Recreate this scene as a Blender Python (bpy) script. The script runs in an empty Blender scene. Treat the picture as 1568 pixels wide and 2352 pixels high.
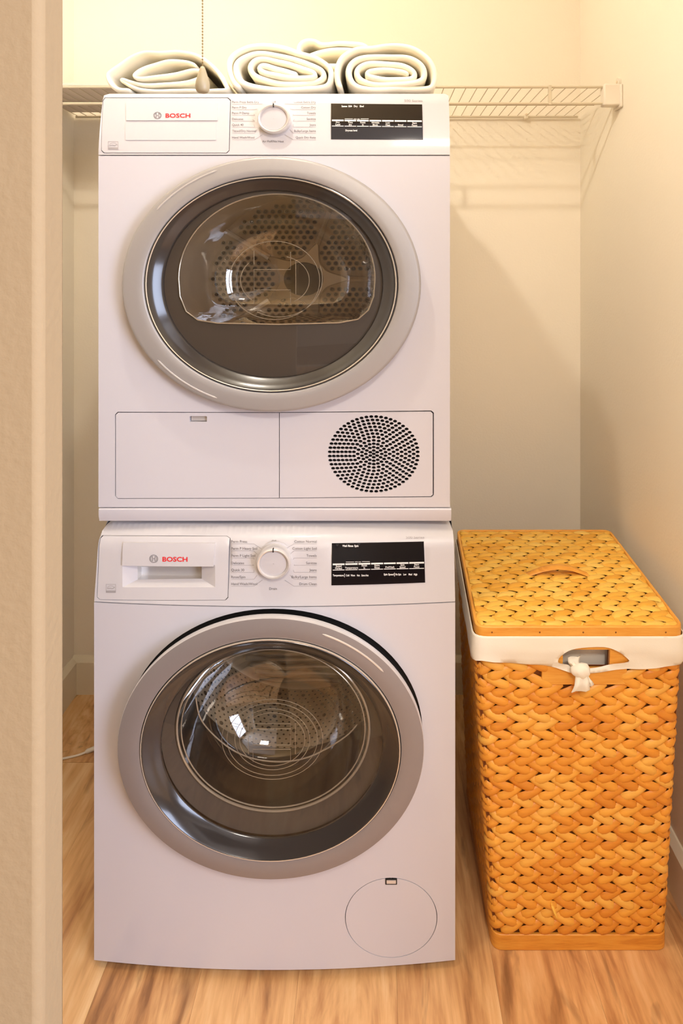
import bpy, bmesh, math, random
import numpy as np
from mathutils import Vector, Matrix, noise
from mathutils.geometry import delaunay_2d_cdt

random.seed(7)
sc = bpy.context.scene
COL = sc.collection
PI = math.pi

# ------------------------------------------------------------------ camera
F, VX, VY, H = 1350.0, 860.0, 615.0, 1.31      # focal length in px, vanishing point, eye height
cam_d = bpy.data.cameras.new('camera')
cam = bpy.data.objects.new('camera', cam_d)
COL.objects.link(cam)
cam.location = (0, 0, H)
cam.rotation_euler = (PI / 2, 0, 0)
cam_d.sensor_fit = 'HORIZONTAL'
cam_d.sensor_width = 36
cam_d.lens = 36 * F / 1568
cam_d.shift_x = (784 - VX) / 1568
cam_d.shift_y = -(1176 - VY) / 1568
cam_d.clip_start = 0.02
sc.camera = cam

# ------------------------------------------------------------------ light and exposure
vs = sc.view_settings
vs.view_transform = 'Standard'
vs.look = 'None'
vs.gamma = 1
vs.use_curve_mapping = False
vs.exposure = 0.58
BULB_STRENGTH = 820.0
BULB_POS = (-0.28, 0.80, H + 1.0)
world = bpy.data.worlds.new('sky')
sc.world = world
world.use_nodes = True
bg = world.node_tree.nodes['Background']
bg.inputs[0].default_value = (0.80, 0.87, 1.0, 1)
bg.inputs[1].default_value = 1.0

def area(name, loc, rot, sx, sy, power, color):
    d = bpy.data.lights.new(name, 'AREA')
    d.shape = 'RECTANGLE'; d.size = sx; d.size_y = sy; d.energy = power; d.color = color
    o = bpy.data.objects.new(name, d); COL.objects.link(o)
    o.location = loc; o.rotation_euler = rot
    return o
# daylight entering by the window in the right wall of the room where the photographer stands
area('window_daylight', (1.72, -0.95, 1.40), (0, PI / 2, 0), 1.6, 1.5, 66, (0.66, 0.75, 1.0))
# added fill lamp under that room's ceiling, brightens the fronts and the closet
area('room_fill_light', (0.30, -0.75, 2.42), (0, 0, 0), 0.4, 0.4, 20, (1.0, 0.90, 0.78))

# ------------------------------------------------------------------ helpers
def P(px, py, Z):
    return Vector(((px - VX) * Z / F, Z, H + (VY - py) * Z / F))

def nd(mt, t, **kw):
    n = mt.node_tree.nodes.new(t)
    for k, v in kw.items(): setattr(n, k, v)
    return n

def lin(c):
    return tuple(((v / 255) / 12.92 if v / 255 <= 0.04045 else ((v / 255 + 0.055) / 1.055) ** 2.4) for v in c) + (1,)

def mat(name, col, rough=0.5, metal=0.0, bump=0.0, bscale=200.0, coat=0.0, var=0.0, spec=0.5, sheen=0.0, bdist=0.002):
    m = bpy.data.materials.new(name); m.use_nodes = True
    b = m.node_tree.nodes['Principled BSDF']
    c = lin(col)
    b.inputs['Base Color'].default_value = c
    b.inputs['Roughness'].default_value = rough
    b.inputs['Metallic'].default_value = metal
    b.inputs['Specular IOR Level'].default_value = spec
    b.inputs['Coat Weight'].default_value = coat
    b.inputs['Coat Roughness'].default_value = 0.08
    b.inputs['Sheen Weight'].default_value = sheen
    L = m.node_tree.links
    tc = nd(m, 'ShaderNodeTexCoord')
    if var > 0:
        n = nd(m, 'ShaderNodeTexNoise'); n.inputs['Scale'].default_value = 3.0; n.inputs['Detail'].default_value = 3
        L.new(tc.outputs['Object'], n.inputs['Vector'])
        mx = nd(m, 'ShaderNodeMix', data_type='RGBA')
        mx.inputs['A'].default_value = tuple(v * (1 - var) for v in c[:3]) + (1,)
        mx.inputs['B'].default_value = tuple(min(1, v * (1 + var)) for v in c[:3]) + (1,)
        L.new(n.outputs['Fac'], mx.inputs['Factor']); L.new(mx.outputs['Result'], b.inputs['Base Color'])
    if bump > 0:
        n = nd(m, 'ShaderNodeTexNoise'); n.inputs['Scale'].default_value = bscale; n.inputs['Detail'].default_value = 3
        L.new(tc.outputs['Object'], n.inputs['Vector'])
        bp = nd(m, 'ShaderNodeBump'); bp.inputs['Strength'].default_value = bump; bp.inputs['Distance'].default_value = bdist
        L.new(n.outputs['Fac'], bp.inputs['Height']); L.new(bp.outputs['Normal'], b.inputs['Normal'])
    return m

def wood_mat(name, cols, rough=0.45, scale=(9, 1.1, 9), knots=True):
    m = bpy.data.materials.new(name); m.use_nodes = True
    L = m.node_tree.links
    b = m.node_tree.nodes['Principled BSDF']
    b.inputs['Roughness'].default_value = rough
    tc = nd(m, 'ShaderNodeTexCoord'); oi = nd(m, 'ShaderNodeObjectInfo')
    add = nd(m, 'ShaderNodeVectorMath', operation='MULTIPLY_ADD')
    add.inputs[1].default_value = (37.0, 91.0, 13.0)
    comb = nd(m, 'ShaderNodeCombineXYZ')
    for i in range(3): L.new(oi.outputs['Random'], comb.inputs[i])
    L.new(comb.outputs[0], add.inputs[0]); L.new(tc.outputs['Object'], add.inputs[2])
    mp = nd(m, 'ShaderNodeMapping'); mp.inputs['Scale'].default_value = scale
    mp.inputs['Rotation'].default_value = (0, 0, 0.10)
    L.new(add.outputs[0], mp.inputs['Vector'])
    n1 = nd(m, 'ShaderNodeTexNoise'); n1.inputs['Scale'].default_value = 1.4; n1.inputs['Detail'].default_value = 6
    n1.inputs['Roughness'].default_value = 0.62; n1.inputs['Distortion'].default_value = 1.3
    L.new(mp.outputs[0], n1.inputs['Vector'])
    n2 = nd(m, 'ShaderNodeTexNoise'); n2.inputs['Scale'].default_value = 9; n2.inputs['Detail'].default_value = 5
    L.new(mp.outputs[0], n2.inputs['Vector'])
    mul = nd(m, 'ShaderNodeMath', operation='MULTIPLY_ADD'); mul.inputs[1].default_value = 0.42
    L.new(n2.outputs['Fac'], mul.inputs[0]); L.new(n1.outputs['Fac'], mul.inputs[2])
    rnd = nd(m, 'ShaderNodeMath', operation='MULTIPLY_ADD'); rnd.inputs[1].default_value = 0.16; 
    L.new(oi.outputs['Random'], rnd.inputs[0]); L.new(mul.outputs[0], rnd.inputs[2])
    cr = nd(m, 'ShaderNodeValToRGB')
    e = cr.color_ramp.elements
    e[0].position = 0.50; e[0].color = lin(cols[0])
    e[1].position = 0.98; e[1].color = lin(cols[-1])
    for i, c in enumerate(cols[1:-1]):
        x = e.new(0.50 + 0.48 * (i + 1) / (len(cols) - 1)); x.color = lin(c)
    L.new(rnd.outputs[0], cr.inputs['Fac'])
    out = cr.outputs['Color']
    if knots:
        v = nd(m, 'ShaderNodeTexNoise'); v.inputs['Scale'].default_value = 2.3; v.inputs['Detail'].default_value = 4; v.inputs['Distortion'].default_value = 2.5
        mp2 = nd(m, 'ShaderNodeMapping'); mp2.inputs['Scale'].default_value = (3.4, 1.0, 3.4); mp2.inputs['Rotation'].default_value = (0, 0, -0.55)
        L.new(add.outputs[0], mp2.inputs['Vector']); L.new(mp2.outputs[0], v.inputs['Vector'])
        r2 = nd(m, 'ShaderNodeValToRGB'); r2.color_ramp.elements[0].position = 0.62; r2.color_ramp.elements[1].position = 0.78
        L.new(v.outputs['Fac'], r2.inputs['Fac'])
        mx = nd(m, 'ShaderNodeMix', data_type='RGBA'); mx.inputs['B'].default_value = lin((92, 58, 36))
        sm = nd(m, 'ShaderNodeMath', operation='MULTIPLY'); sm.inputs[1].default_value = 0.75
        L.new(r2.outputs['Color'], sm.inputs[0]); L.new(sm.outputs[0], mx.inputs['Factor'])
        L.new(out, mx.inputs['A']); out = mx.outputs['Result']
    L.new(out, b.inputs['Base Color'])
    bp = nd(m, 'ShaderNodeBump'); bp.inputs['Strength'].default_value = 0.15; bp.inputs['Distance'].default_value = 0.001
    L.new(n2.outputs['Fac'], bp.inputs['Height']); L.new(bp.outputs['Normal'], b.inputs['Normal'])
    return m

def strip_mat(name, cols, rough=0.42):
    """split cane: tone changes from strip to strip, fine fibres run along it"""
    m = bpy.data.materials.new(name); m.use_nodes = True
    L = m.node_tree.links
    b = m.node_tree.nodes['Principled BSDF']; b.inputs['Roughness'].default_value = rough
    oi = nd(m, 'ShaderNodeObjectInfo'); tc = nd(m, 'ShaderNodeTexCoord')
    mp = nd(m, 'ShaderNodeMapping'); mp.inputs['Scale'].default_value = (30, 260, 260)
    L.new(tc.outputs['Object'], mp.inputs['Vector'])
    n = nd(m, 'ShaderNodeTexNoise'); n.inputs['Scale'].default_value = 1.0; n.inputs['Detail'].default_value = 3
    L.new(mp.outputs[0], n.inputs['Vector'])
    ad = nd(m, 'ShaderNodeMath', operation='MULTIPLY_ADD'); ad.inputs[1].default_value = 0.30
    sub = nd(m, 'ShaderNodeMath', operation='MULTIPLY_ADD'); sub.inputs[1].default_value = 0.85; sub.inputs[2].default_value = -0.08
    L.new(oi.outputs['Random'], sub.inputs[0])
    L.new(n.outputs['Fac'], ad.inputs[0]); L.new(sub.outputs[0], ad.inputs[2])
    cr = nd(m, 'ShaderNodeValToRGB'); e = cr.color_ramp.elements
    e[0].position = 0.0; e[0].color = lin(cols[0]); e[1].position = 1.0; e[1].color = lin(cols[-1])
    for i, c in enumerate(cols[1:-1]):
        x = e.new((i + 1) / (len(cols) - 1)); x.color = lin(c)
    L.new(ad.outputs[0], cr.inputs['Fac']); L.new(cr.outputs['Color'], b.inputs['Base Color'])
    bp = nd(m, 'ShaderNodeBump'); bp.inputs['Strength'].default_value = 0.2; bp.inputs['Distance'].default_value = 0.0008
    L.new(n.outputs['Fac'], bp.inputs['Height']); L.new(bp.outputs['Normal'], b.inputs['Normal'])
    return m

def glass_mat(name, tint, rough=0.02, ior=1.5, boost=1.0):
    m = bpy.data.materials.new(name); m.use_nodes = True
    N = m.node_tree.nodes; L = m.node_tree.links
    N.remove(N['Principled BSDF']); out = N['Material Output']
    t = nd(m, 'ShaderNodeBsdfTransparent'); t.inputs[0].default_value = tint + (1,)
    g = nd(m, 'ShaderNodeBsdfGlossy'); g.inputs['Roughness'].default_value = rough; g.inputs[0].default_value = (1, 1, 1, 1)
    lw = nd(m, 'ShaderNodeLayerWeight'); lw.inputs['Blend'].default_value = 0.5
    pw = nd(m, 'ShaderNodeMath', operation='POWER'); pw.inputs[1].default_value = 5.0
    f0 = ((ior - 1) / (ior + 1)) ** 2
    mu = nd(m, 'ShaderNodeMath', operation='MULTIPLY_ADD'); mu.inputs[1].default_value = (1 - f0) * boost; mu.inputs[2].default_value = f0 * boost; mu.use_clamp = True
    L.new(lw.outputs['Facing'], pw.inputs[0]); L.new(pw.outputs[0], mu.inputs[0])
    x = nd(m, 'ShaderNodeMixShader')
    L.new(mu.outputs[0], x.inputs[0]); L.new(t.outputs[0], x.inputs[1]); L.new(g.outputs[0], x.inputs[2])
    L.new(x.outputs[0], out.inputs['Surface'])
    return m

M = {}
M['wall'] = mat('painted_wall', (249, 240, 221), 0.75, bump=0.22, bscale=160)
M['ceiling'] = mat('ceiling_paint', (248, 242, 228), 0.8)
M['trim'] = mat('trim_paint', (240, 229, 203), 0.45)
M['white'] = mat('white_enamel', (208, 204, 207), 0.32, coat=0.35, var=0.008)
M['white_plastic'] = mat('white_plastic', (204, 199, 199), 0.36, coat=0.2)
M['silver'] = mat('silver_ring', (166, 161, 157), 0.46, metal=0.25, bump=0.05, bscale=900)
M['silver_dark'] = mat('taupe_silver_ring', (146, 137, 133), 0.46, metal=0.25, bump=0.05, bscale=900)
M['silver_light'] = mat('bright_silver', (226, 222, 218), 0.28, metal=0.5)
M['dark_gloss'] = mat('dark_bezel', (50, 46, 44), 0.16, coat=0.3)
M['black'] = mat('black_rubber', (16, 16, 17), 0.55)
M['inner_dark'] = mat('inner_door_panel', (70, 62, 55), 0.5)
M['display'] = mat('display_glass', (16, 14, 18), 0.06, coat=0.7)
M['print_grey'] = mat('grey_print', (118, 113, 115), 0.6)
M['print_pale'] = mat('pale_print', (164, 157, 155), 0.6)
M['print_white'] = mat('white_print', (235, 232, 226), 0.5)
M['print_red'] = mat('red_print', (226, 30, 34), 0.5)
M['steel'] = mat('drum_steel', (226, 208, 180), 0.36, metal=0.2)
M['steel_bright'] = mat('polished_steel', (232, 220, 202), 0.22, metal=0.5)
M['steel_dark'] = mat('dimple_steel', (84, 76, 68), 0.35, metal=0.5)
M['gasket'] = mat('grey_rubber_gasket', (58, 53, 49), 0.35)
M['hole'] = mat('perforation_dark', (22, 18, 17), 0.8)
M['towel'] = mat('cream_towel', (254, 246, 224), 0.95, bump=0.35, bscale=300, bdist=0.0003)
M['liner'] = mat('cotton_liner', (250, 243, 228), 0.9, bump=0.3, bscale=600, sheen=0.1, bdist=0.0004)
M['wire'] = mat('shaded_coated_wire', (214, 201, 174), 0.4)  # white coating darkened: the shade on the undersides is put into the colour
M['bracket'] = mat('white_plastic_bracket', (240, 231, 214), 0.5)
M['chain'] = mat('brass_bead_chain', (150, 128, 84), 0.35, metal=0.8)
M['pull'] = mat('cream_pull_knob', (172, 158, 126), 0.4)
M['cord'] = mat('white_cord', (245, 236, 218), 0.5)
M['board'] = mat('pale_shelf_board', (236, 222, 208), 0.7)
M['porcelain'] = mat('white_porcelain', (240, 238, 232), 0.25)
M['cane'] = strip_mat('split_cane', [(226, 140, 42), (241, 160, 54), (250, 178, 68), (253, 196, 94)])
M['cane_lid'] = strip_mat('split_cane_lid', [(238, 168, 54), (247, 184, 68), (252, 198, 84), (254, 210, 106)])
M['cane_rim'] = wood_mat('cane_rim_wood', [(218, 136, 44), (240, 164, 62), (248, 182, 80)], 0.4, (4, 4, 40), False)
M['cane_back'] = mat('cane_backing', (132, 70, 20), 0.7)
M['floor'] = wood_mat('wood_floor', [(146, 100, 62), (196, 142, 90), (226, 176, 118), (240, 200, 146)], 0.40)
M['gap'] = mat('floor_joint', (110, 74, 46), 0.8)
M['glass_dryer'] = glass_mat('tinted_door_glass', (0.93, 0.91, 0.88), 0.01, 1.5, 1.0)
M['glass_bowl'] = glass_mat('clear_bowl_glass', (0.95, 0.94, 0.92), 0.03, 1.5, 3.2)
M['emblem'] = mat('moulded_glass_line', (168, 156, 138), 0.15, metal=0.3)
M['outer_wall'] = mat('dimmed_outer_wall_paint', (158, 136, 103), 0.8, bump=0.3, bscale=150)  # wall paint darkened so these faces look dimly lit
M['dark_wall'] = mat('room_paint', (196, 186, 168), 0.8)
M['frame_dark'] = mat('window_frame_paint', (225, 222, 214), 0.5)

def link(o): COL.objects.link(o); return o

LOC = {}
def thing(name, label, cat, loc=(0, 0, 0), group=None):
    o = link(bpy.data.objects.new(name, None))
    o.empty_display_size = 0.05
    o.location = loc; o['label'] = label; o['category'] = cat
    if group: o['group'] = group
    LOC[o] = Vector(loc)
    return o

def adopt(o, parent):
    o.parent = parent
    if parent in LOC: o.matrix_parent_inverse = Matrix.Translation(-LOC[parent])
    return o

class MB:
    def __init__(s): s.v = []; s.f = []; s.uv = None
    def add(s, v, f):
        k = len(s.v); s.v += [tuple(p) for p in v]; s.f += [tuple(i + k for i in q) for q in f]; return s
    def box(s, lo, hi):
        x0, y0, z0 = lo; x1, y1, z1 = hi
        return s.add([(x0, y0, z0), (x1, y0, z0), (x1, y1, z0), (x0, y1, z0), (x0, y0, z1), (x1, y0, z1), (x1, y1, z1), (x0, y1, z1)],
                     [(0, 3, 2, 1), (4, 5, 6, 7), (0, 1, 5, 4), (1, 2, 6, 5), (2, 3, 7, 6), (3, 0, 4, 7)])
    def lathe(s, prof, cx, cz, sx=1.0, n=64, close=False):
        """profile of (radius, y) turned about an axis running into the scene"""
        v = []; f = []
        for (r, y) in prof:
            for i in range(n):
                a = 2 * PI * i / n
                v.append((cx + r * sx * math.cos(a), y, cz + r * math.sin(a)))
        m = len(prof)
        for j in range(m - 1 if not close else m):
            j2 = (j + 1) % m
            for i in range(n):
                i2 = (i + 1) % n
                f.append((j * n + i, j * n + i2, j2 * n + i2, j2 * n + i))
        return s.add(v, f)
    def lathe_z(s, prof, cx, cy, n=24):
        v = []; f = []
        for (r, z) in prof:
            for i in range(n):
                a = 2 * PI * i / n
                v.append((cx + r * math.cos(a), cy + r * math.sin(a), z))
        for j in range(len(prof) - 1):
            for i in range(n):
                i2 = (i + 1) % n
                f.append((j * n + i, j * n + i2, (j + 1) * n + i2, (j + 1) * n + i))
        return s.add(v, f)
    def tube(s, pts, r, n=6, closed=False, caps=True):
        pts = [Vector(p) for p in pts]; m = len(pts); v = []; f = []
        up = None
        for i, p in enumerate(pts):
            if closed: t = pts[(i + 1) % m] - pts[i - 1]
            else: t = pts[min(i + 1, m - 1)] - pts[max(i - 1, 0)]
            t.normalize()
            if up is None:
                up = Vector((0, 0, 1)) if abs(t.z) < 0.9 else Vector((0, 1, 0))
            a = (up - t * up.dot(t)).normalized(); b = t.cross(a); up = a
            rr = r[i] if isinstance(r, (list, tuple)) else r
            for k in range(n):
                w = 2 * PI * k / n
                v.append(p + a * (rr * math.cos(w)) + b * (rr * math.sin(w)))
        for j in range(m if closed else m - 1):
            j2 = (j + 1) % m
            for k in range(n):
                k2 = (k + 1) % n
                f.append((j * n + k, j * n + k2, j2 * n + k2, j2 * n + k))
        if caps and not closed:
            f.append(tuple(range(n))[::-1]); f.append(tuple((m - 1) * n + k for k in range(n)))
        return s.add(v, f)
    def mesh(s, name, m=None, angle=35):
        me = bpy.data.meshes.new(name); me.from_pydata(s.v, [], s.f)
        bm = bmesh.new(); bm.from_mesh(me); bmesh.ops.recalc_face_normals(bm, faces=bm.faces); bm.to_mesh(me); bm.free()
        if angle:
            me.shade_smooth(); me.set_sharp_from_angle(angle=math.radians(angle))
        if m: me.materials.append(m)
        return me
    def build(s, name, m, parent=None, angle=35, bevel=0, seg=2):
        o = link(bpy.data.objects.new(name, s.mesh(name, m, angle)))
        if parent: adopt(o, parent)
        if bevel:
            b = o.modifiers.new('bevel', 'BEVEL'); b.width = bevel; b.segments = seg; b.limit_method = 'ANGLE'; b.angle_limit = math.radians(40)
        return o

def inpoly(px, py, poly):
    poly = np.asarray(poly); r = np.zeros(len(px), bool); n = len(poly); j = n - 1
    for i in range(n):
        xi, yi = poly[i]; xj, yj = poly[j]
        c = ((yi > py) != (yj > py)) & (px < (xj - xi) * (py - yi) / ((yj - yi) if yj != yi else 1e-12) + xi)
        r ^= c; j = i
    return r

def triang(outer, holes=(), step=None):
    """triangulate a 2D outline with holes (and an inner grid of points)"""
    loops = [outer] + list(holes); vv = []; ee = []
    for lp in loops:
        k = len(vv); n = len(lp); vv += [Vector((p[0], p[1])) for p in lp]
        ee += [(k + i, k + (i + 1) % n) for i in range(n)]
    if step:
        o = np.asarray(outer, float); x0, y0 = o.min(0); x1, y1 = o.max(0)
        gx, gy = np.meshgrid(np.arange(x0 + step / 2, x1, step), np.arange(y0 + step / 2, y1, step))
        gx = gx.ravel(); gy = gy.ravel()
        keep = inpoly(gx, gy, outer)
        for h in holes: keep &= ~inpoly(gx, gy, h)
        gx = gx[keep]; gy = gy[keep]
        b = np.concatenate([np.asarray(l, float) for l in loops])
        d = np.min((gx[:, None] - b[:, 0]) ** 2 + (gy[:, None] - b[:, 1]) ** 2, axis=1)
        for x, y in zip(gx[d > (0.3 * step) ** 2], gy[d > (0.3 * step) ** 2]): vv.append(Vector((x, y)))
    rv, re, rf, *_ = delaunay_2d_cdt(vv, ee, [], 0, 1e-7)
    xy = np.array([(p.x, p.y) for p in rv]); tr = np.array([list(q) for q in rf])
    c = xy[tr].mean(1)
    keep = inpoly(c[:, 0], c[:, 1], outer)
    for h in holes:
        hh = np.asarray(h); lo = hh.min(0); hi = hh.max(0)
        near = (c[:, 0] >= lo[0]) & (c[:, 0] <= hi[0]) & (c[:, 1] >= lo[1]) & (c[:, 1] <= hi[1])
        idx = np.where(near)[0]
        if len(idx): keep[idx] &= ~inpoly(c[idx, 0], c[idx, 1], h)
    return [tuple(p) for p in xy], [tuple(int(i) for i in t) for t in tr[keep]]

def plate(mb, outer, holes, fmap, thick, step=None):
    """a sheet with holes: fmap(u, v, d) gives the point at depth d behind its face"""
    if step:
        o2 = []
        for (ax, ay), (bx_, by_) in zip(outer, list(outer[1:]) + [outer[0]]):
            k = max(1, int(math.hypot(bx_ - ax, by_ - ay) / step))
            o2 += [(ax + (bx_ - ax) * i / k, ay + (by_ - ay) * i / k) for i in range(k)]
        outer = o2
    xy, tr = triang(outer, holes, step); n = len(xy)
    v = [fmap(a, b, 0.0) for a, b in xy] + [fmap(a, b, thick) for a, b in xy]
    f = []; cnt = {}
    for t in tr:
        f.append(t); f.append(tuple(i + n for i in t[::-1]))
        for a, b in ((t[0], t[1]), (t[1], t[2]), (t[2], t[0])):
            k = (min(a, b), max(a, b)); cnt[k] = None if k in cnt else (a, b)
    for k, e in cnt.items():
        if e: a, b = e; f.append((b, a, a + n, b + n))
    mb.add(v, f); return mb

def rrect(x0, y0, x1, y1, r, n=5):
    p = []
    for cx, cy, a0 in ((x1 - r, y0 + r, -90), (x1 - r, y1 - r, 0), (x0 + r, y1 - r, 90), (x0 + r, y0 + r, 180)):
        for i in range(n + 1):
            a = math.radians(a0 + 90 * i / n); p.append((cx + r * math.cos(a), cy + r * math.sin(a)))
    return p

def ell(cx, cy, rx, ry, n=64, a0=0, a1=360):
    return [(cx + rx * math.cos(math.radians(a0 + (a1 - a0) * i / n)), cy + ry * math.sin(math.radians(a0 + (a1 - a0) * i / n))) for i in range(n)]

def onsurf(surf):
    """photo pixel -> (x, z) on a machine front whose depth is surf(x, z)"""
    def g(px, py, d=0.0):
        Z = 1.1
        for _ in range(5):
            p = P(px, py, Z); Z = surf(p.x, p.z) + d
        p = P(px, py, Z); return p
    return g

def xz(g, pts): return [(g(*p).x, g(*p).z) for p in pts]

def struct(o): o['kind'] = 'structure'; return o

# text -> flat meshes
_tc = {}
def text_mesh(s, bold=0.0):
    k = (s, bold)
    if k not in _tc:
        c = bpy.data.curves.new('lettering', 'FONT'); c.body = s; c.size = 1; c.resolution_u = 3; c.offset = bold
        o = bpy.data.objects.new('lettering', c)
        me = bpy.data.meshes.new_from_object(o)
        v = np.array([(p.co.x, p.co.y) for p in me.vertices]) if len(me.vertices) else np.zeros((0, 2))
        f = [tuple(q.vertices) for q in me.polygons]
        bpy.data.objects.remove(o); bpy.data.curves.remove(c); bpy.data.meshes.remove(me)
        _tc[k] = (v, f)
    return _tc[k]

class Print:
    """flat print in photo pixels, laid on a surface"""
    def __init__(s, g, off=-0.0006): s.g = g; s.mb = MB(); s.off = off
    def poly(s, v, f): s.mb.add([s.g(a, b, s.off) for a, b in v], f); return s
    def rect(s, x0, y0, x1, y1): return s.poly([(x0, y0), (x1, y0), (x1, y1), (x0, y1)], [(0, 3, 2, 1)])
    def line(s, pts, w):
        for (ax, ay), (bx, by) in zip(pts, pts[1:]):
            dx, dy = bx - ax, by - ay; l = math.hypot(dx, dy) or 1; nx, ny = -dy / l * w / 2, dx / l * w / 2
            s.poly([(ax + nx, ay + ny), (bx + nx, by + ny), (bx - nx, by - ny), (ax - nx, ay - ny)], [(0, 1, 2, 3)])
        return s
    def ring(s, cx, cy, rx, ry, w, a0=0, a1=360, n=40):
        s.line([(cx + rx * math.cos(math.radians(a0 + (a1 - a0) * i / n)), cy + ry * math.sin(math.radians(a0 + (a1 - a0) * i / n))) for i in range(n + 1)], w); return s
    def text(s, t, x, y, h, align='l', width=None, bold=0.0, slope=0.0):
        """y is the baseline, h the cap height in px"""
        v, f = text_mesh(t, bold)
        if not len(v): return s
        k = h / 0.70; x0, x1 = v[:, 0].min(), v[:, 0].max()
        kx = (width / (x1 - x0)) if width else k * 0.98
        ox = x - {'l': x0, 'r': x1, 'c': (x0 + x1) / 2}[align] * kx
        return s.poly([(ox + a * kx, y - b * k + slope * (a * kx)) for a, b in v], f)
    def build(s, name, m, parent):
        o = s.mb.build(name, m, parent, angle=None)
        if name in ('programme_lettering', 'leader_lines', 'display_print'): o['kind'] = 'stuff'   # fine print
        return o

# ================================================================== THE SETTING
ZB = 1.819                       # depth of the closet's back wall
XR, XL = 0.636, -0.930           # side walls
ZC = 2.45                        # ceiling
HX0, HX1, HY = -1.75, 1.75, -2.6 # the room the photographer stands in
def sbox(name, lo, hi, m=None, bevel=0): return struct(MB().box(lo, hi).build(name, m or M['wall'], bevel=bevel))
sbox('wall_back', (XL - 0.1, ZB, 0), (XR + 0.1, ZB + 0.1, ZC))
sbox('wall_right', (XR, 0.43, 0), (XR + 0.1, ZB, ZC))
sbox('wall_left', (XL - 0.1, 0.4317, 0), (XL, ZB, ZC))
XJ = (152 - VX) * 0.4317 / F     # edge of the opening
sbox('wall_front_left', (HX0, 0.3985, 0), (XJ, 0.4317, ZC), M['outer_wall'], bevel=0.006)
sbox('wall_front_right', (XR, 0.3985, 0), (HX1, 0.43, ZC), M['outer_wall'])
sbox('wall_front_header', (XJ, 0.3985, 2.08), (XR, 0.43, ZC), M['outer_wall'])
sbox('ceiling', (HX0, HY - 1.6, ZC), (HX1, ZB + 0.1, ZC + 0.06), M['ceiling'])
sbox('wall_room_left', (HX0 - 0.1, HY, 0), (HX0, 0.3985, ZC), M['dark_wall'])
# right wall of the room with the window, rear wall with an open doorway to a dark hall
wr = MB(); plate(wr, [(HY, 0), (0.3985, 0), (0.3985, ZC), (HY, ZC)], [[(-1.75, 0.62), (-0.15, 0.62), (-0.15, 2.18), (-1.75, 2.18)]], lambda u, v, d: (HX1 + d, u, v), 0.1)
struct(wr.build('wall_room_right', M['dark_wall'], angle=None))
wf = MB(); X0, X1 = HX1 + 0.02, HX1 + 0.08
wf.box((X0, -1.75, 0.62), (X1, -1.70, 2.18)).box((X0, -0.20, 0.62), (X1, -0.15, 2.18)).box((X0, -1.70, 0.62), (X1, -0.20, 0.67)).box((X0, -1.70, 2.13), (X1, -0.20, 2.18)).box((X0, -0.97, 0.67), (X1, -0.93, 2.13))
struct(wf.build('window_1', M['frame_dark']))
wr = MB(); plate(wr, [(HX0, 0), (HX1, 0), (HX1, ZC), (HX0, ZC)], [[(-0.86, 0.001), (1.1, 0.001), (1.1, 2.08), (-0.86, 2.08)]], lambda u, v, d: (u, HY - d, v), 0.1)
struct(wr.build('wall_rear', M['dark_wall'], angle=None))
sbox('wall_hall', (HX0, HY - 1.6, 0), (HX1, HY - 1.5, ZC), M['dark_wall'])
sbox('wall_hall_left', (HX0, HY - 1.5, 0), (HX0 + 0.1, HY - 0.1, ZC), M['dark_wall'])
sbox('wall_hall_right', (HX1 - 0.1, HY - 1.5, 0), (HX1, HY - 0.1, ZC), M['dark_wall'])
tr = MB().box((-0.98, HY, 0), (-0.86, HY + 0.02, 2.08)).box((1.1, HY, 0), (1.2, HY + 0.02, 2.08)).box((-0.98, HY, 2.08), (1.2, HY + 0.02, 2.18))
struct(tr.build('trim_1', M['frame_dark']))

# floor: a base and separate planks running into the closet
fl = struct(MB().box((HX0, HY - 1.6, -0.06), (HX1, ZB + 0.1, -0.008)).build('floor', M['gap']))
pk = MB(); pk.box((-0.0906, -0.6, -0.008), (0.0906, 0.6, 0.0)); pkm = pk.mesh('plank', M['floor'], None)
PW = 0.1815
for i in range(-9, 10):
    off = random.uniform(0, 1.2)
    y = HY - off
    while y < ZB + 0.1:
        o = link(bpy.data.objects.new('plank', pkm)); o.parent = fl
        y0 = max(y, HY + 0.0); y1 = min(y + 1.199, ZB + 0.05)
        if y1 - y0 > 0.02:
            o.location = (0.1315 + i * PW, (y0 + y1) / 2, 0); o.scale = (1, (y1 - y0) / 1.2, 1)
        else: bpy.data.objects.remove(o)
        y += 1.2

def base_profile(h, t): return [(0, 0), (t, 0), (t, h - 0.014), (t * 0.45, h - 0.003), (t * 0.25, h), (0, h)]
def baseboard(name, a, b, nrm, h=0.112, t=0.016):
    a = Vector(a); b = Vector(b); n = Vector(nrm); mb = MB(); pr = base_profile(h, t)
    v = [a + n * d + Vector((0, 0, z)) for d, z in pr] + [b + n * d + Vector((0, 0, z)) for d, z in pr]
    k = len(pr)
    mb.add(v, [(i, (i + 1) % k, k + (i + 1) % k, k + i) for i in range(k)] + [tuple(range(k)), tuple(range(2 * k - 1, k - 1, -1))])
    return struct(mb.build(name, M['trim']))
baseboard('baseboard_back', (XL, ZB, 0), (XR, ZB, 0), (0, -1, 0))
baseboard('baseboard_left', (XL, 0.4317, 0), (XL, ZB - 0.016, 0), (1, 0, 0))
baseboard('baseboard_right', (XR, 0.43, 0), (XR, ZB - 0.016, 0), (-1, 0, 0))

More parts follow.
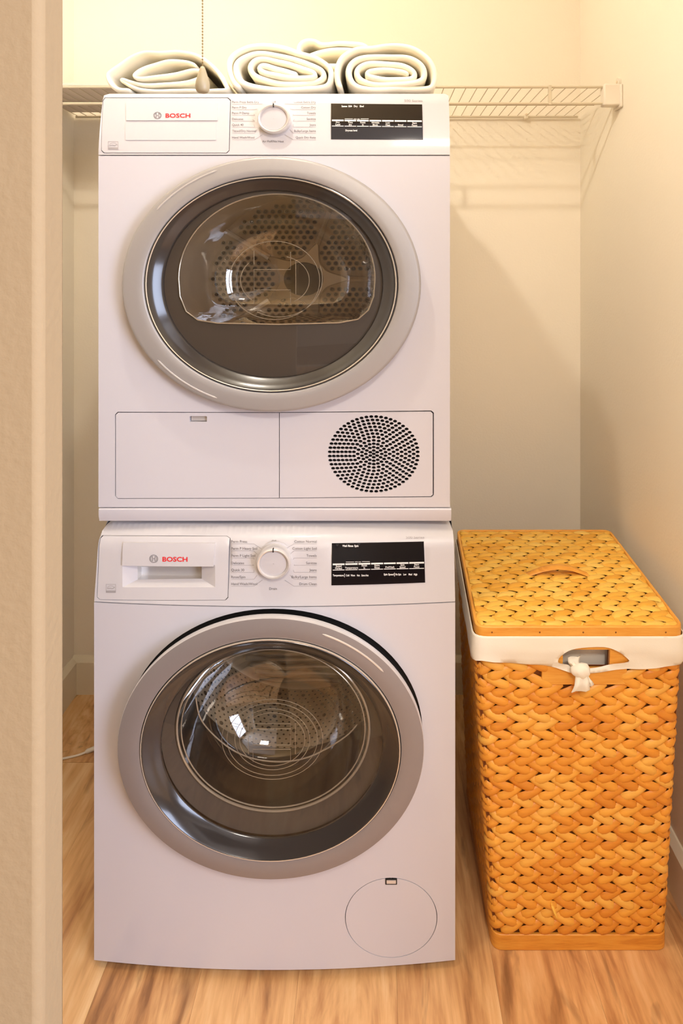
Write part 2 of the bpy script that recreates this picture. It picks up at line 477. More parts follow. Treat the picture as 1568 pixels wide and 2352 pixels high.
# ================================================================== DRYER
ZD = 1.13
zs_d = P(0, 357, ZD).z; zt_d = P(0, 212, 1.152).z
def dsurf(x, z):
    if z <= zs_d: return ZD
    t = (z - zs_d) / (zt_d - zs_d); y = ZD + 0.022 * t ** 1.5
    if z > zt_d - 0.012: y += 0.010 * ((z - zt_d + 0.012) / 0.012) ** 2
    return y
gd = onsurf(dsurf)
dxl, dxr = P(226, 0, ZD).x, P(1033, 0, ZD).x
zb_d = P(0, 1165, ZD).z
def dmap(u, v, d): return (u, dsurf(u, v) + d, v)

dryer = thing('clothes_dryer', 'white front-load dryer stacked on top of the washer, its drum dimpled', 'dryer', ((dxl + dxr) / 2, 1.4, 0.815))
def shell(name, surf, xl, xr, zb, zt, back, parent, m):
    prof = [(surf(xl, zb + (zt - zb) * i / 40) + 0.006, zb + (zt - zb) * i / 40) for i in range(41)] + [(back, zt), (back, zb)]
    n = len(prof); mb = MB()
    mb.add([(xl, y, z) for y, z in prof] + [(xr, y, z) for y, z in prof],
           [(i, i + 1, n + i + 1, n + i) for i in range(40, n - 1)] + [(n - 1, 0, n, 2 * n - 1)] + [tuple(range(n)), tuple(range(2 * n - 1, n - 1, -1))])
    return mb.build(name, m, parent, angle=30)
shell('body', dsurf, dxl, dxr, zb_d, zt_d, 1.75, dryer, M['white'])
ft = MB()
for x in (dxl + 0.05, dxr - 0.05):
    for y in (1.22, 1.68): ft = MB(); ft.lathe_z([(0.0, 0.8155), (0.022, 0.8155), (0.022, zb_d), (0, zb_d)], x, y, 16); ft.build('foot', M['black'], dryer)

# control panel with an opening for the container drawer
cp_out = [(dxl, zs_d + 0.0012), (dxr, zs_d + 0.0012), (dxr, zt_d - 0.006), (dxr - 0.006, zt_d), (dxl + 0.006, zt_d), (dxl, zt_d - 0.006)]
dr_px = [(240, 224), (524, 224), (530, 230), (527, 346), (521, 352), (238, 352), (232, 346), (236, 230)]
def grow(poly, k):
    cx = sum(p[0] for p in poly) / len(poly); cy = sum(p[1] for p in poly) / len(poly)
    xs = [p[0] for p in poly]; ys = [p[1] for p in poly]
    sx = 1 + 2 * k / (max(xs) - min(xs)); sy = 1 + 2 * k / (max(ys) - min(ys))
    return [(cx + (x - cx) * sx, cy + (y - cy) * sy) for x, y in poly]
disp_d = [(760, 238), (969, 240), (971, 321), (760, 320)]
mb = MB(); plate(mb, cp_out, [xz(gd, dr_px)[::-1], xz(gd, disp_d)[::-1]], dmap, 0.010, 0.012)
cpd = mb.build('control_panel', M['white_plastic'], dryer, angle=40)
mb = MB(); plate(mb, xz(gd, grow(dr_px, -1.4))[::-1], [], dmap, 0.010, 0.012)
# moulded field on the drawer
drw = mb.build('container_drawer', M['white_plastic'], dryer, angle=40)
mb = MB(); plate(mb, xz(gd, rrect(288, 281, 497, 322, 2))[::-1], [], lambda u, v, d: (u, dsurf(u, v) - 0.0012 + d, v), 0.0012, 0.02)
plate(mb, xz(gd, rrect(290, 237, 500, 277, 2))[::-1], [], lambda u, v, d: (u, dsurf(u, v) - 0.0020 + d, v), 0.0020, 0.02)
mb.build('grip_field', M['white_plastic'], drw, angle=40)
gdp = onsurf(lambda x, z: dsurf(x, z) - 0.0020)
p = Print(gdp); p.text('BOSCH', 380, 270, 9.5, 'l', 57, 0.022); p.build('logo_lettering', M['print_red'], drw)
p = Print(gdp); p.ring(361.5, 265, 8.6, 7.4, 1.3); p.ring(361.5, 265, 6.3, 5.4, 0.9, 115, 245, 12); p.ring(361.5, 265, 6.3, 5.4, 0.9, -65, 65, 12)
p.line([(359, 260), (359, 270)], 1.1); p.line([(364, 260), (364, 270)], 1.1); p.line([(359, 265), (364, 265)], 1.1); p.build('logo_emblem', M['print_grey'], drw)
p = Print(gd)
p.line([(248.5, 325), (271, 325), (271, 343), (248.5, 343), (248.5, 325)], 0.8); p.rect(248.5, 338.5, 271, 343)
p.line([(251, 334.5), (258, 333), (263, 334.5), (269, 331.5)], 1.3); p.ring(260, 335, 9, 7, 0.8, 200, 340, 14); p.build('energy_mark', M['print_pale'], drw)

# display
def display(g, quad, surf, parent, off=-0.0008):
    mp = lambda u, v, d: (u, surf(u, v) + off + d, v)
    mb = MB(); plate(mb, xz(g, quad)[::-1], [], mp, 0.004, 0.02)
    return mb.build('display', M['display'], parent, angle=40)
dd = display(gd, disp_d, dsurf, dryer)
gdd = onsurf(lambda x, z: dsurf(x, z) - 0.0008)
def seglab(p, X, y_at, labels, ch):
    for i in range(7):
        a, b = X[i], X[i + 1] - 2.0
        ya, yb = y_at(a), y_at(b)
        p.poly([(a, ya), (b, yb), (b, yb + 3.6), (a, ya + 3.6)], [(0, 3, 2, 1)])
        p.poly([(a, ya + 14.0), (b, yb + 14.0), (b, yb + 15.6), (a, ya + 15.6)], [(0, 3, 2, 1)])
        L = labels[i].split('|'); c = (a + b) / 2; yc = (ya + yb) / 2
        sl = (yb - ya) / (b - a)
        if len(L) == 2:
            p.text(L[0], c, yc + 8.0, ch, 'c', None, 0.02, sl); p.text(L[1], c, yc + 13.0, ch, 'c', None, 0.02, sl)
        else: p.text(L[0], c, yc + 12.6, ch, 'c', None, 0.02, sl)
p = Print(gdd)
for t, x, w in (('Sense', 784, 13), ('Dry', 812.5, 8.5), ('End', 826, 9)): p.text(t, x, 246, 4.2, 'l', w, 0.03)
for k in range(3): p.rect(800 + k * 2, 242, 801.2 + k * 2, 246.2)
p.poly([(806, 241.6), (808.5, 244), (806, 246.6)], [(0, 2, 1)])
seglab(p, [762, 791, 819.5, 848.5, 877, 906, 935, 970.5], lambda x: 274.6 + (x - 762) * 0.0095, ['Dry|Level', 'Time|dry', 'Finish|in', 'Wrinkle|Block', 'Low|Heat', 'Signal', 'Start|Pause'], 3.9)
p.rect(791.5, 272.3, 810, 273.3); p.rect(828, 272.3, 846.5, 273.3); p.text('min sec', 819, 274.2, 2.6, 'c', 14, 0.02)
p.text('Dryness level', 793, 301.5, 4.0, 'l', 27, 0.03)
p.build('display_print', M['print_white'], dd)

# printed programme names and their leader lines
def programmes(g, parent, left, right, ysl, ysr, xl, xr, kx, ky, top, bottom, yt, yb, ch, m_txt, m_line):
    p = Print(g); q = Print(g)
    for t, y in zip(left, ysl): p.text(t, xl, y, ch, 'l', None, 0.004); q.rect(xl, y + 2.3, xl + 52, y + 3.0)
    for t, y in zip(right, ysr): p.text(t, xr, y, ch, 'r', None, 0.004); q.rect(xr - 52, y + 2.3, xr, y + 3.0)
    for i, y in enumerate(ysl):
        a = math.radians(150 - i * 20 + 60); ex, ey = kx - 45 * abs(math.sin(math.radians(30 + i * 20))) , ky + 40 * (i - 3) / 3.4
        q.line([(xl + 52, y + 2.6), (ex - 3, ey)], 0.8)
    for i, y in enumerate(ysr):
        ex, ey = kx + 45 * abs(math.sin(math.radians(30 + i * 20))), ky + 40 * (i - 3) / 3.4
        q.line([(xr - 52, y + 2.6), (ex + 3, ey)], 0.8)
    p.text(top, kx + 1, yt, ch, 'c', None, 0.004); p.text(bottom, kx - 1, yb, ch, 'c', None, 0.004)
    p.build('programme_lettering', m_txt, parent); q.build('leader_lines', m_line, parent)
ysd = [236.5, 249, 262, 275.5, 289, 303, 318]
programmes(gd, cpd, ['Perm Press Extra Dry', 'Perm P Dry', 'Perm P Damp', 'Delicates', 'Quick 40', 'Timed/Dry Normal', 'Hand Wash/Wool'],
           ['Cotton Extra Dry', 'Cotton Dry', 'Towels', 'Sanitize', 'Jeans', 'Bulky/Large Items', 'Quick Dry Auto'],
           ysd, ysd, 533, 725, 628, 274, 'Off', 'Air Fluff/No Heat', 236, 327, 5.0, M['print_grey'], M['print_pale'])
p = Print(gd); p.text('500 Series', 970, 234, 5.6, 'r', 42, 0.004); p.build('series_lettering', M['print_pale'], cpd)

def knob(px, py, Zbody, surf_g, sx, parent, rpx=37.0):
    Zf = Zbody - 0.026; c = P(px, py, Zf); r = rpx / sx * 1.0 * Zf / F * 1.0
    r = rpx * Zf / F / sx
    y0 = Zbody + 0.004
    mb = MB(); mb.lathe([(r * 0.97, y0), (r * 1.03, Zf + 0.012), (r * 1.03, Zf + 0.006), (r * 0.99, Zf + 0.002), (r * 0.93, Zf), (r * 0.86, Zf + 0.0005), (r * 0.83, Zf + 0.003), (r * 0.80, Zf + 0.005)], c.x, c.z, sx, 56)
    k = mb.build('dial_knob', M['silver_light'], parent)
    mb = MB(); mb.lathe([(r * 0.82, Zf + 0.006), (r * 0.80, Zf + 0.0042), (r * 0.4, Zf + 0.0034), (0.0005, Zf + 0.0032)], c.x, c.z, sx, 48); mb.build('knob_cap', M['white_plastic'], k)
    mb = MB(); mb.box((c.x - 0.0009, Zf - 0.0008, c.z + r * 0.80), (c.x + 0.0009, Zf + 0.004, c.z + r * 1.035)); mb.build('pointer_mark', M['black'], k)
    mb = MB(); mb.lathe([(r * 1.09, y0 - 0.003), (r * 1.09, y0 - 0.006), (r * 0.98, y0 - 0.0065)], c.x, c.z, sx, 56); mb.build('knob_collar', M['white_plastic'], k)
    return k
knob(627.5, 271.5, 1.143, gd, 1.13, dryer, 37)

# front panel, round opening, lower flap and vent
DC = P(622, 653, 1.10); D_RY = 295 * 1.10 / F; D_SX = 691 / 590
zf0, zf1 = zb_d, zs_d - 0.0008
flapL = rrect(265, 946, 641, 1145, 5); flapR = [(643, 947), (990, 944), (995, 949), (995, 1136), (990, 1141), (643, 1144)]
both = [(270, 946), (640, 947), (990, 943), (996, 948), (996, 1137), (991, 1142), (640, 1145), (270, 1146), (264, 1140), (264, 952)]
hole_d = [(DC.x + 0.74 * D_RY * D_SX * math.cos(2 * PI * i / 72), DC.z + 0.74 * D_RY * math.sin(2 * PI * i / 72)) for i in range(72)]
mb = MB(); plate(mb, [(dxl, zf0), (dxr, zf0), (dxr, zf1), (dxl, zf1)], [hole_d, xz(gd, both)[::-1]], dmap, 0.010, None)
mb.build('front_panel', M['white'], dryer, angle=40)
slot = rrect(435, 956, 475, 969, 2, 3)
mb = MB(); plate(mb, xz(gd, [(271, 948), (640.6, 948.5), (640.6, 1143.5), (271, 1144.5), (266, 1139), (266, 953)])[::-1], [xz(gd, slot)[::-1]], dmap, 0.010, None)
flap = mb.build('service_flap', M['white'], dryer, angle=40)
mb = MB(); plate(mb, xz(gd, rrect(437, 958, 475, 968, 2, 3))[::-1], [], lambda u, v, d: (u, ZD + 0.006 + d, v), 0.004); mb.build('latch', M['silver_light'], flap)
mb = MB(); plate(mb, xz(gd, rrect(433, 954, 477, 971, 2, 3))[::-1], [], lambda u, v, d: (u, ZD + 0.012 + d, v), 0.002); mb.build('latch_recess', M['hole'], flap)
vc = (858, 1043); holes = []
rings = [(0, 1)] + [(k, 6 * k if k < 4 else int(round(5.1 * k))) for k in range(1, 12)]
for k, n in rings:
    for i in range(n):
        a = 2 * PI * (i + 0.5 * (k % 2)) / n
        rx, ry = 101.0 * k / 11, 86.0 * k / 11
        cx, cy = vc[0] + rx * math.cos(a), vc[1] + ry * math.sin(a)
        holes.append(xz(gd, ell(cx, cy, 4.9, 3.6, 8))[::-1])
mb = MB(); plate(mb, xz(gd, [(642.2, 948.5), (989, 945.5), (993.6, 950), (993.6, 1135.5), (989, 1139.8), (642.2, 1143.5)])[::-1], holes, dmap, 0.004, None)
vp = mb.build('vent_panel', M['white'], dryer, angle=40)
mb = MB(); plate(mb, xz(gd, rrect(700, 950, 990, 1138, 4))[::-1], [], lambda u, v, d: (u, ZD + 0.010 + d, v), 0.002); mb.build('vent_backing', M['hole'], vp)
mb = MB(); plate(mb, xz(gd, [(642.2, 948.5), (989, 945.5), (989, 960), (642.2, 960)])[::-1], [], lambda u, v, d: (u, ZD + 0.014 + d, v), 0.001)
# stacking strip below
mb = MB(); s0, s1 = P(230, 1168.5, 1.127), P(1035, 1196, 1.127)
zA, zB = zb_d - 0.0016, 0.8235
prof = [(1.145, zA), (1.128, zA), (1.1265, zA - 0.002), (1.1265, zA - 0.014), (1.130, zB), (1.16, zB)]
xa, xb = dxl + 0.002, dxr + 0.002
mb.add([(xa, y, z) for y, z in prof] + [(xb, y, z) for y, z in prof], [(i, i + 1, 7 + i, 6 + i) for i in range(5)] + [(0, 1, 2, 3, 4, 5), (11, 10, 9, 8, 7, 6)])
mb.build('stacking_strip', M['white'], dryer, angle=30)

# door
R = D_RY
mb = MB(); mb.lathe([(R * 0.99, ZD + 0.0005), (R * 1.0, ZD - 0.006), (R * 1.0, ZD - 0.0205), (R * 0.997, ZD - 0.0250), (R * 0.988, ZD - 0.0275), (R * 0.975, ZD - 0.0285), (R * 0.90, ZD - 0.0300), (R * 0.856, ZD - 0.0305), (R * 0.848, ZD - 0.0290), (R * 0.842, ZD - 0.018)], DC.x, DC.z, D_SX, 112)
door = mb.build('door', M['silver'], dryer, angle=50)
mb = MB(); mb.lathe([(R * 0.846, ZD - 0.020), (R * 0.842, ZD - 0.0285), (R * 0.832, ZD - 0.0290), (R * 0.826, ZD - 0.0265), (R * 0.79, ZD - 0.018), (R * 0.752, ZD - 0.012), (R * 0.742, ZD - 0.009), (R * 0.740, ZD + 0.002)], DC.x, DC.z, D_SX, 112)
mb.build('door_bezel', M['dark_gloss'], door, angle=50)
mb = MB(); mb.lathe([(R * 0.836, ZD - 0.0292), (R * 0.832, ZD - 0.0304), (R * 0.828, ZD - 0.0292)], DC.x, DC.z, D_SX, 112); mb.build('bezel_trim', M['steel_bright'], door)
mb = MB(); mb.lathe([(R * 0.742, ZD - 0.0095), (R * 0.60, ZD - 0.0120), (R * 0.40, ZD - 0.0138), (R * 0.2, ZD - 0.0146), (0.0004, ZD - 0.0148)], DC.x, DC.z, D_SX, 96)
mb.build('window_glass', M['glass_dryer'], door, angle=60)
for a0, a1 in ((217, 248), (112, 142)):
    pts = []
    for i in range(25):
        a = math.radians(a0 + (a1 - a0) * i / 24)
        pts.append((DC.x + R * 0.957 * D_SX * math.cos(a), ZD - 0.0288, DC.z - R * 0.957 * math.sin(a)))
    MB().tube(pts, [0.0004] + [0.0017] * 23 + [0.0004], 6).build('grip_ridge', M['silver_light'], door)
# inner door panel with the D-shaped opening of the glass bowl
ZI = ZD - 0.004
def I(px, py, Z=ZI): return P(px, py, Z)
dsh = ell(636, 640, 225, 194, 40, 180, 360) + [(861, 640), (858, 680), (846, 712), (822, 733), (780, 741), (640, 745), (500, 742), (455, 735), (428, 715), (414, 680)]
dxz = [(I(*q).x, I(*q).z) for q in dsh]
out_e = [(DC.x + 0.745 * R * D_SX * math.cos(2 * PI * i / 72), DC.z + 0.745 * R * math.sin(2 * PI * i / 72)) for i in range(72)]
mb = MB(); plate(mb, out_e, [dxz[::-1]], lambda u, v, d: (u, ZI + d, v), 0.004); mb.build('inner_panel', M['inner_dark'], door, angle=None)
pts = [I(*q) + Vector((0, -0.002, 0)) for q in dsh]
mb = MB(); mb.tube(pts, 0.0014, 6, closed=True); mb.build('bowl_rim', M['emblem'], door)
def inset(k, dx, dy, Z, dsh=dsh):
    return [P(636 + (x - 636) * k + dx, 630 + (y - 630) * k + dy, Z) for x, y in dsh]
mb = MB(); loops = [inset(1.0, 0, 0, ZI), inset(0.93, 4, 0, ZI + 0.03), inset(0.80, 14, 4, ZI + 0.075), inset(0.66, 22, 8, ZI + 0.105), inset(0.5, 26, 10, ZI + 0.12), inset(0.02, 26, 10, ZI + 0.125)]
n = len(dsh)
mb.add([q for l in loops for q in l], [(j * n + i, j * n + (i + 1) % n, (j + 1) * n + (i + 1) % n, (j + 1) * n + i) for j in range(len(loops) - 1) for i in range(n)])
mb.build('glass_bowl', M['glass_bowl'], door, angle=60)
def crescent(cx, cy, rx, ry, a0, a1, w, Z, n=36):
    v = []; f = []
    for i in range(n + 1):
        t = i / n; a = math.radians(a0 + (a1 - a0) * t); k = w * math.sin(PI * t) ** 0.7
        for s in (1, 1 - k): v.append(P(cx + rx * s * math.cos(a), cy + ry * s * math.sin(a), Z - 0.01 * (s < 1)))
    for i in range(n): f.append((2 * i, 2 * i + 1, 2 * i + 3, 2 * i + 2))
    return v, f
# moulded emblem on the glass
def arc(cx, cy, rx, ry, Z, a0=0, a1=360, n=48): return [P(cx + rx * math.cos(math.radians(a0 + (a1 - a0) * i / n)), cy + ry * math.sin(math.radians(a0 + (a1 - a0) * i / n)), Z) for i in range(n + 1)]
ZE = ZD - 0.006
mb = MB(); w = 0.0007
mb.tube(arc(630, 644, 104, 90, ZE), w, 5); mb.tube(arc(640, 640, 100, 88, ZE, -20, 120), w, 5)
mb.tube(arc(640, 644, 70, 56, ZE, -75, 60), w, 5); mb.tube(arc(628, 644, 76, 60, ZE, 130, 222), w, 5)
for pl in ([(583, 576), (583, 608)], [(583, 698), (583, 666), (667, 666), (667, 698)], [(583, 660), (583, 619), (667, 619), (667, 578)], [(679, 597), (679, 676)], [(583, 619), (583, 666)]):
    mb.tube([P(a, b, ZE) for a, b in pl], w, 5)
mb.build('moulded_emblem', M['emblem'], door)

# drum
ZK = 1.62; DR = 0.232
mb = MB(); mb.lathe([(R * 0.745, ZD + 0.012), (R * 0.745, ZD + 0.035), (DR, ZD + 0.055), (DR, ZK), (DR * 0.98, ZK + 0.01)], DC.x, DC.z, D_SX, 72)
drum = mb.build('drum', M['steel'], dryer, angle=40)
mb = MB(); mb.lathe([(DR * 0.985, ZK + 0.008), (DR * 0.6, ZK), (0.0004, ZK)], DC.x, DC.z, D_SX, 72); mb.build('drum_back', M['steel'], drum, angle=40)
KC = (DC.x, DC.z)
def K(r, a, y): return (KC[0] + r * D_SX * math.cos(math.radians(a)), y, KC[1] + r * math.sin(math.radians(a)))
# raised star with ribs
mb = MB(); v = [(KC[0], ZK - 0.014, KC[1])]; f = []
NST = 80
for i in range(NST):
    a = 360 * i / NST + 4
    ph = (a % 72) / 72
    rr = 0.055 + 0.052 * abs(2 * ph - 1) ** 3.2
    v.append(K(rr, a, ZK - 0.014)); 
for i in range(NST): v.append(K(0.001 * 0 + (0.055 + 0.052 * abs(2 * (((360 * i / NST + 4) % 72) / 72) - 1) ** 3.2) * 1.08, 360 * i / NST + 4, ZK))
for i in range(NST):
    j = (i + 1) % NST; f.append((0, 1 + i, 1 + j)); f.append((1 + i, 1 + j, 1 + NST + j, 1 + NST + i))
mb.add(v, f); mb.build('drum_star', M['steel_bright'], drum, angle=40)
mb = MB(); mb.lathe([(0.046, ZK - 0.0155), (0.043, ZK - 0.018), (0.0004, ZK - 0.019)], KC[0], KC[1], D_SX, 40); mb.build('hub_cap', M['steel_dark'], drum)
for a in (0, 72, 144, 216, 288):
    mb = MB(); mb.tube([K(0.10, a, ZK - 0.008), K(0.16, a, ZK - 0.010), K(DR * 0.97, a, ZK - 0.010)], [0.010, 0.007, 0.008], 8); mb.build('rib', M['steel_bright'], drum)
mbd = MB(); mbr = MB()
hexd = 0.0165
for i in range(-20, 21):
    for j in range(-20, 21):
        x = (i + 0.5 * (j % 2)) * hexd; z = j * hexd * 0.866
        r = math.hypot(x, z); a = math.degrees(math.atan2(z, x)) % 360
        if r > DR * 0.93 or r < 0.07: continue
        ph = (a % 72); ph = min(ph, 72 - ph)
        if r * math.radians(ph) < 0.016: continue
        if r < 0.055 + 0.06 * (1 - ph / 36) ** 3.2: continue
        cx, cz = KC[0] + x * D_SX, KC[1] + z
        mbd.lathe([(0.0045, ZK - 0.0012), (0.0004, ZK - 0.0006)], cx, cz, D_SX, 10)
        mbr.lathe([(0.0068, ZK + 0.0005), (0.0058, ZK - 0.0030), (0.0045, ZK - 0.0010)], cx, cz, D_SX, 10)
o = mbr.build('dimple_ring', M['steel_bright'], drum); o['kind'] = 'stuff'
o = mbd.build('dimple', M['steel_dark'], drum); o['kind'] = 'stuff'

# ================================================================== WASHER
zw_top = P(0, 1200, 1.146).z; zw_s = P(0, 1383, 1.10).z; zw_b = P(0, 2205, 1.10).z
wxl, wxr = P(216, 0, 1.10).x, P(1045, 0, 1.10).x; wxc, whw = (wxl + wxr) / 2, (wxr - wxl) / 2
def wsurf(x, z):
    y = 1.10 - 0.0155 * (1 - min(1.0, ((x - wxc) / whw) ** 2))
    if z > zw_s:
        t = (z - zw_s) / (zw_top - zw_s); y += 0.021 * t
        if t > 0.76: y += 0.030 * ((t - 0.76) / 0.24) ** 2
    return y
gw = onsurf(wsurf)
def wmap(u, v, d): return (u, wsurf(u, v) + d, v)
washer = thing('washing_machine', 'white front-load washer at the bottom of the stack, standing on the floor', 'washer', (wxc, 1.4, 0))
shell('body', lambda x, z: wsurf(wxl, z), wxl, wxr, zw_b, zw_top, 1.75, washer, M['white'])
for x in (wxl + 0.06, wxr - 0.06):
    for y in (1.18, 1.68): MB().lathe_z([(0.0, 0.0), (0.024, 0.0), (0.024, zw_b + 0.002), (0, zw_b + 0.002)], x, y, 16).build('foot', M['black'], washer)

drw_px = [(236, 1229), (522, 1229), (529, 1235), (524, 1373), (518, 1379), (228, 1378), (222, 1372), (230, 1235)]
disp_w = [(762, 1247.5), (973, 1243.5), (976, 1337.5), (761, 1344)]
cpo = []
zt2 = zw_top
cpo = [(wxl, zw_s + 0.0012), (wxr, zw_s + 0.0012), (wxr, zt2 - 0.010), (wxr - 0.004, zt2 - 0.003), (wxr - 0.012, zt2), (wxl + 0.012, zt2), (wxl + 0.004, zt2 - 0.003), (wxl, zt2 - 0.010)]
mb = MB(); plate(mb, cpo, [xz(gw, drw_px)[::-1], xz(gw, disp_w)[::-1]], wmap, 0.020, 0.011)
cpw = mb.build('control_panel', M['white_plastic'], washer, angle=40)
# detergent drawer: face with a recessed grip
rec = rrect(281, 1297, 494, 1349, 3, 2)
mb = MB(); plate(mb, xz(gw, grow(drw_px, -1.4))[::-1], [xz(gw, rec)[::-1]], wmap, 0.020, 0.011)
dw = mb.build('detergent_drawer', M['white_plastic'], washer, angle=40)
def ring_faces(a, b): n = len(a); return list(a) + list(b), [(i, (i + 1) % n, n + (i + 1) % n, n + i) for i in range(n)]
A4 = [(281, 1297), (494, 1297), (494, 1349), (281, 1349)]; B4 = [(316, 1297), (463, 1297), (463, 1329), (316, 1331)]
mb = MB(); v, f = ring_faces([gw(a, b, 0.0) for a, b in A4], [gw(a, b, 0.013) for a, b in B4]); mb.add(v, f)
mb.build('grip_funnel', M['white_plastic'], dw, angle=20)
mb = MB(); v, f = ring_faces([gw(a, b, 0.013) for a, b in B4], [gw(a, b, 0.034) for a, b in [(325, 1302), (463, 1302), (463, 1322), (325, 1321)]])
mb.add(v, f); mb.add([gw(a, b, 0.034) for a, b in [(325, 1302), (463, 1302), (463, 1322), (325, 1321)]], [(0, 1, 2, 3)]); mb.build('grip_recess', M['silver_light'], dw, angle=20)
mb = MB(); plate(mb, xz(gw, [(284, 1244.5), (495, 1246), (491, 1299), (282, 1297)])[::-1], [], lambda u, v, d: (u, wsurf(u, v) - 0.0035 + d, v), 0.0075, 0.015)
mb.build('grip_lip', M['white_plastic'], dw, angle=40)
gwl = onsurf(lambda x, z: wsurf(x, z) - 0.0035)
p = Print(gwl); p.text('BOSCH', 373, 1289.5, 10.4, 'l', 57.5, 0.022, 0.006); p.build('logo_lettering', M['print_red'], dw)
p = Print(gwl); cx, cy = 353, 1283.5
p.ring(cx, cy, 9.2, 8.6, 1.3); p.ring(cx, cy, 6.8, 6.3, 0.9, 115, 245, 12); p.ring(cx, cy, 6.8, 6.3, 0.9, -65, 65, 12)
p.line([(cx - 2.7, cy - 5.6), (cx - 2.7, cy + 5.6)], 1.1); p.line([(cx + 2.7, cy - 5.6), (cx + 2.7, cy + 5.6)], 1.1); p.line([(cx - 2.7, cy), (cx + 2.7, cy)], 1.1); p.build('logo_emblem', M['print_grey'], dw)
p = Print(gw)
p.line([(243.5, 1342), (265.5, 1342), (265.5, 1361), (243.5, 1361), (243.5, 1342)], 0.8); p.rect(243.5, 1356.5, 265.5, 1361)
p.line([(246, 1352), (253, 1351), (258, 1352.5), (263.5, 1348.5)], 1.5); p.ring(254.5, 1353, 9, 7.4, 0.8, 200, 340, 14); p.build('energy_mark', M['print_pale'], dw)

dwp = display(gw, disp_w, wsurf, washer)
gwd = onsurf(lambda x, z: wsurf(x, z) - 0.0008)
p = Print(gwd)
for t, x, w in (('Wash', 786, 11), ('Rinse', 799, 12), ('Spin', 813.5, 9.5)): p.text(t, x, 1256, 4.6, 'l', w, 0.03)
yw_ = lambda x: 1294.6 - (x - 764) * 0.0195
seglab(p, [764, 793, 823, 852, 881.5, 910.5, 939.5, 975.5], yw_, ['Speed|Perfect', 'Temperature', 'Finish|in', 'Extra|Rinse', 'PreWash', 'Spin|Speed', 'Start|Pause'], 4.0)
p.rect(794, 1290.3, 813, 1291.3); p.rect(831, 1289.5, 849, 1290.5); p.text('min sec', 822, 1291.6, 2.6, 'c', 14, 0.02)
for t, x, w in (('Temperature', 764, 25), ('Cold', 794, 8), ('Warm', 805, 10), ('Hot', 819.5, 6.5), ('Extra Hot', 830, 16)): p.text(t, x, 1323.6, 4.2, 'l', w, 0.03)
for t, x, w in (('Spin Speed', 881, 23), ('No Spin', 908, 13), ('Low', 926, 7), ('Med', 938, 8), ('High', 950, 8)): p.text(t, x, 1321.3, 4.2, 'l', w, 0.03)
p.rect(790.5, 1317.5, 791.5, 1326); p.rect(905.2, 1315.5, 906.2, 1324)
p.build('display_print', M['print_white'], dwp)
ysw = [1246.5, 1262.5, 1279, 1296, 1312, 1328, 1344]
programmes(gw, cpw, ['Perm Press', 'Perm P Heavy Soil', 'Perm P Light Soil', 'Delicates', 'Quick 30', 'Rinse/Spin', 'Hand Wash/Wool'],
           ['Cotton Normal', 'Cotton Light Soil', 'Towels', 'Sanitize', 'Jeans', 'Bulky/Large Items', 'Drum Clean'],
           ysw, ysw, 531, 727, 628, 1297, 'Off', 'Drain', 1246, 1355, 5.8, M['print_grey'], M['print_pale'])
p = Print(gw); p.text('500 Series', 974, 1237, 6.0, 'r', 42, 0.004); p.build('series_lettering', M['print_pale'], cpw)
knob(627, 1297, 1.104, gw, 1.09, washer, 38.5)

# front panel with the door opening; round filter flap bottom right
ZWF = 1.055
WC = P(621, 1721, ZWF); W_RY = 301 * ZWF / F; W_SX = 353 / 301; R = W_RY
hole_w = [(WC.x + 1.0 * R * W_SX * math.cos(2 * PI * i / 96), WC.z + 1.0 * R * math.sin(2 * PI * i / 96)) for i in range(96)]
fl_px = ell(898, 2108, 106, 92, 64)
mb = MB(); plate(mb, [(wxl, zw_b), (wxr, zw_b), (wxr, zw_s - 0.0008), (wxl, zw_s - 0.0008)], [hole_w, xz(gw, fl_px)[::-1]], wmap, 0.020, 0.03)
mb.build('front_panel', M['white'], washer, angle=40)
lat = rrect(884.5, 2017.5, 911.5, 2031, 1, 2)
fo = grow(fl_px, -1.5)
mb = MB(); plate(mb, xz(gw, fo)[::-1], [], wmap, 0.010, 0.03); ff = mb.build('filter_flap', M['white'], washer, angle=40)
mb = MB(); plate(mb, xz(gw, lat)[::-1], [], lambda u, v, d: (u, wsurf(u, v) - 0.0008 + d, v), 0.004); lt = mb.build('flap_latch', M['black'], ff)
mb = MB(); plate(mb, xz(gw, rrect(887.5, 2020.5, 909, 2028, 0.6, 2))[::-1], [], lambda u, v, d: (u, wsurf(u, v) - 0.0016 + d, v), 0.002); mb.build('latch_face', M['silver_light'], lt)

# door: the ring stands clear of the panel, a black sheet imitates the shade in the gap
mb = MB(); mb.lathe([(R * 1.012, 1.108), (R * 0.86, 1.102), (R * 0.80, 1.108)], WC.x, WC.z, W_SX, 112); mb.build('door_gap_shade', M['black'], washer, angle=40)
mb = MB(); mb.lathe([(R * 0.86, 1.094), (R * 0.965, 1.0765), (R * 0.994, 1.0715), (R * 1.0, 1.0685), (R * 1.0, ZWF + 0.003), (R * 0.996, ZWF + 0.0008)], WC.x, WC.z, W_SX, 128)
wd = mb.build('door', M['silver_light'], washer, angle=50)
mb = MB(); mb.lathe([(R * 0.996, ZWF + 0.0008), (R * 0.985, ZWF), (R * 0.93, ZWF - 0.0022), (R * 0.87, ZWF - 0.0025), (R * 0.852, ZWF - 0.001), (R * 0.846, ZWF + 0.006)], WC.x, WC.z, W_SX, 128)
mb.build('door_ring', M['silver_dark'], wd, angle=50)
WG = P(621, 1721, ZWF)
gx, gz = WG.x, WG.z
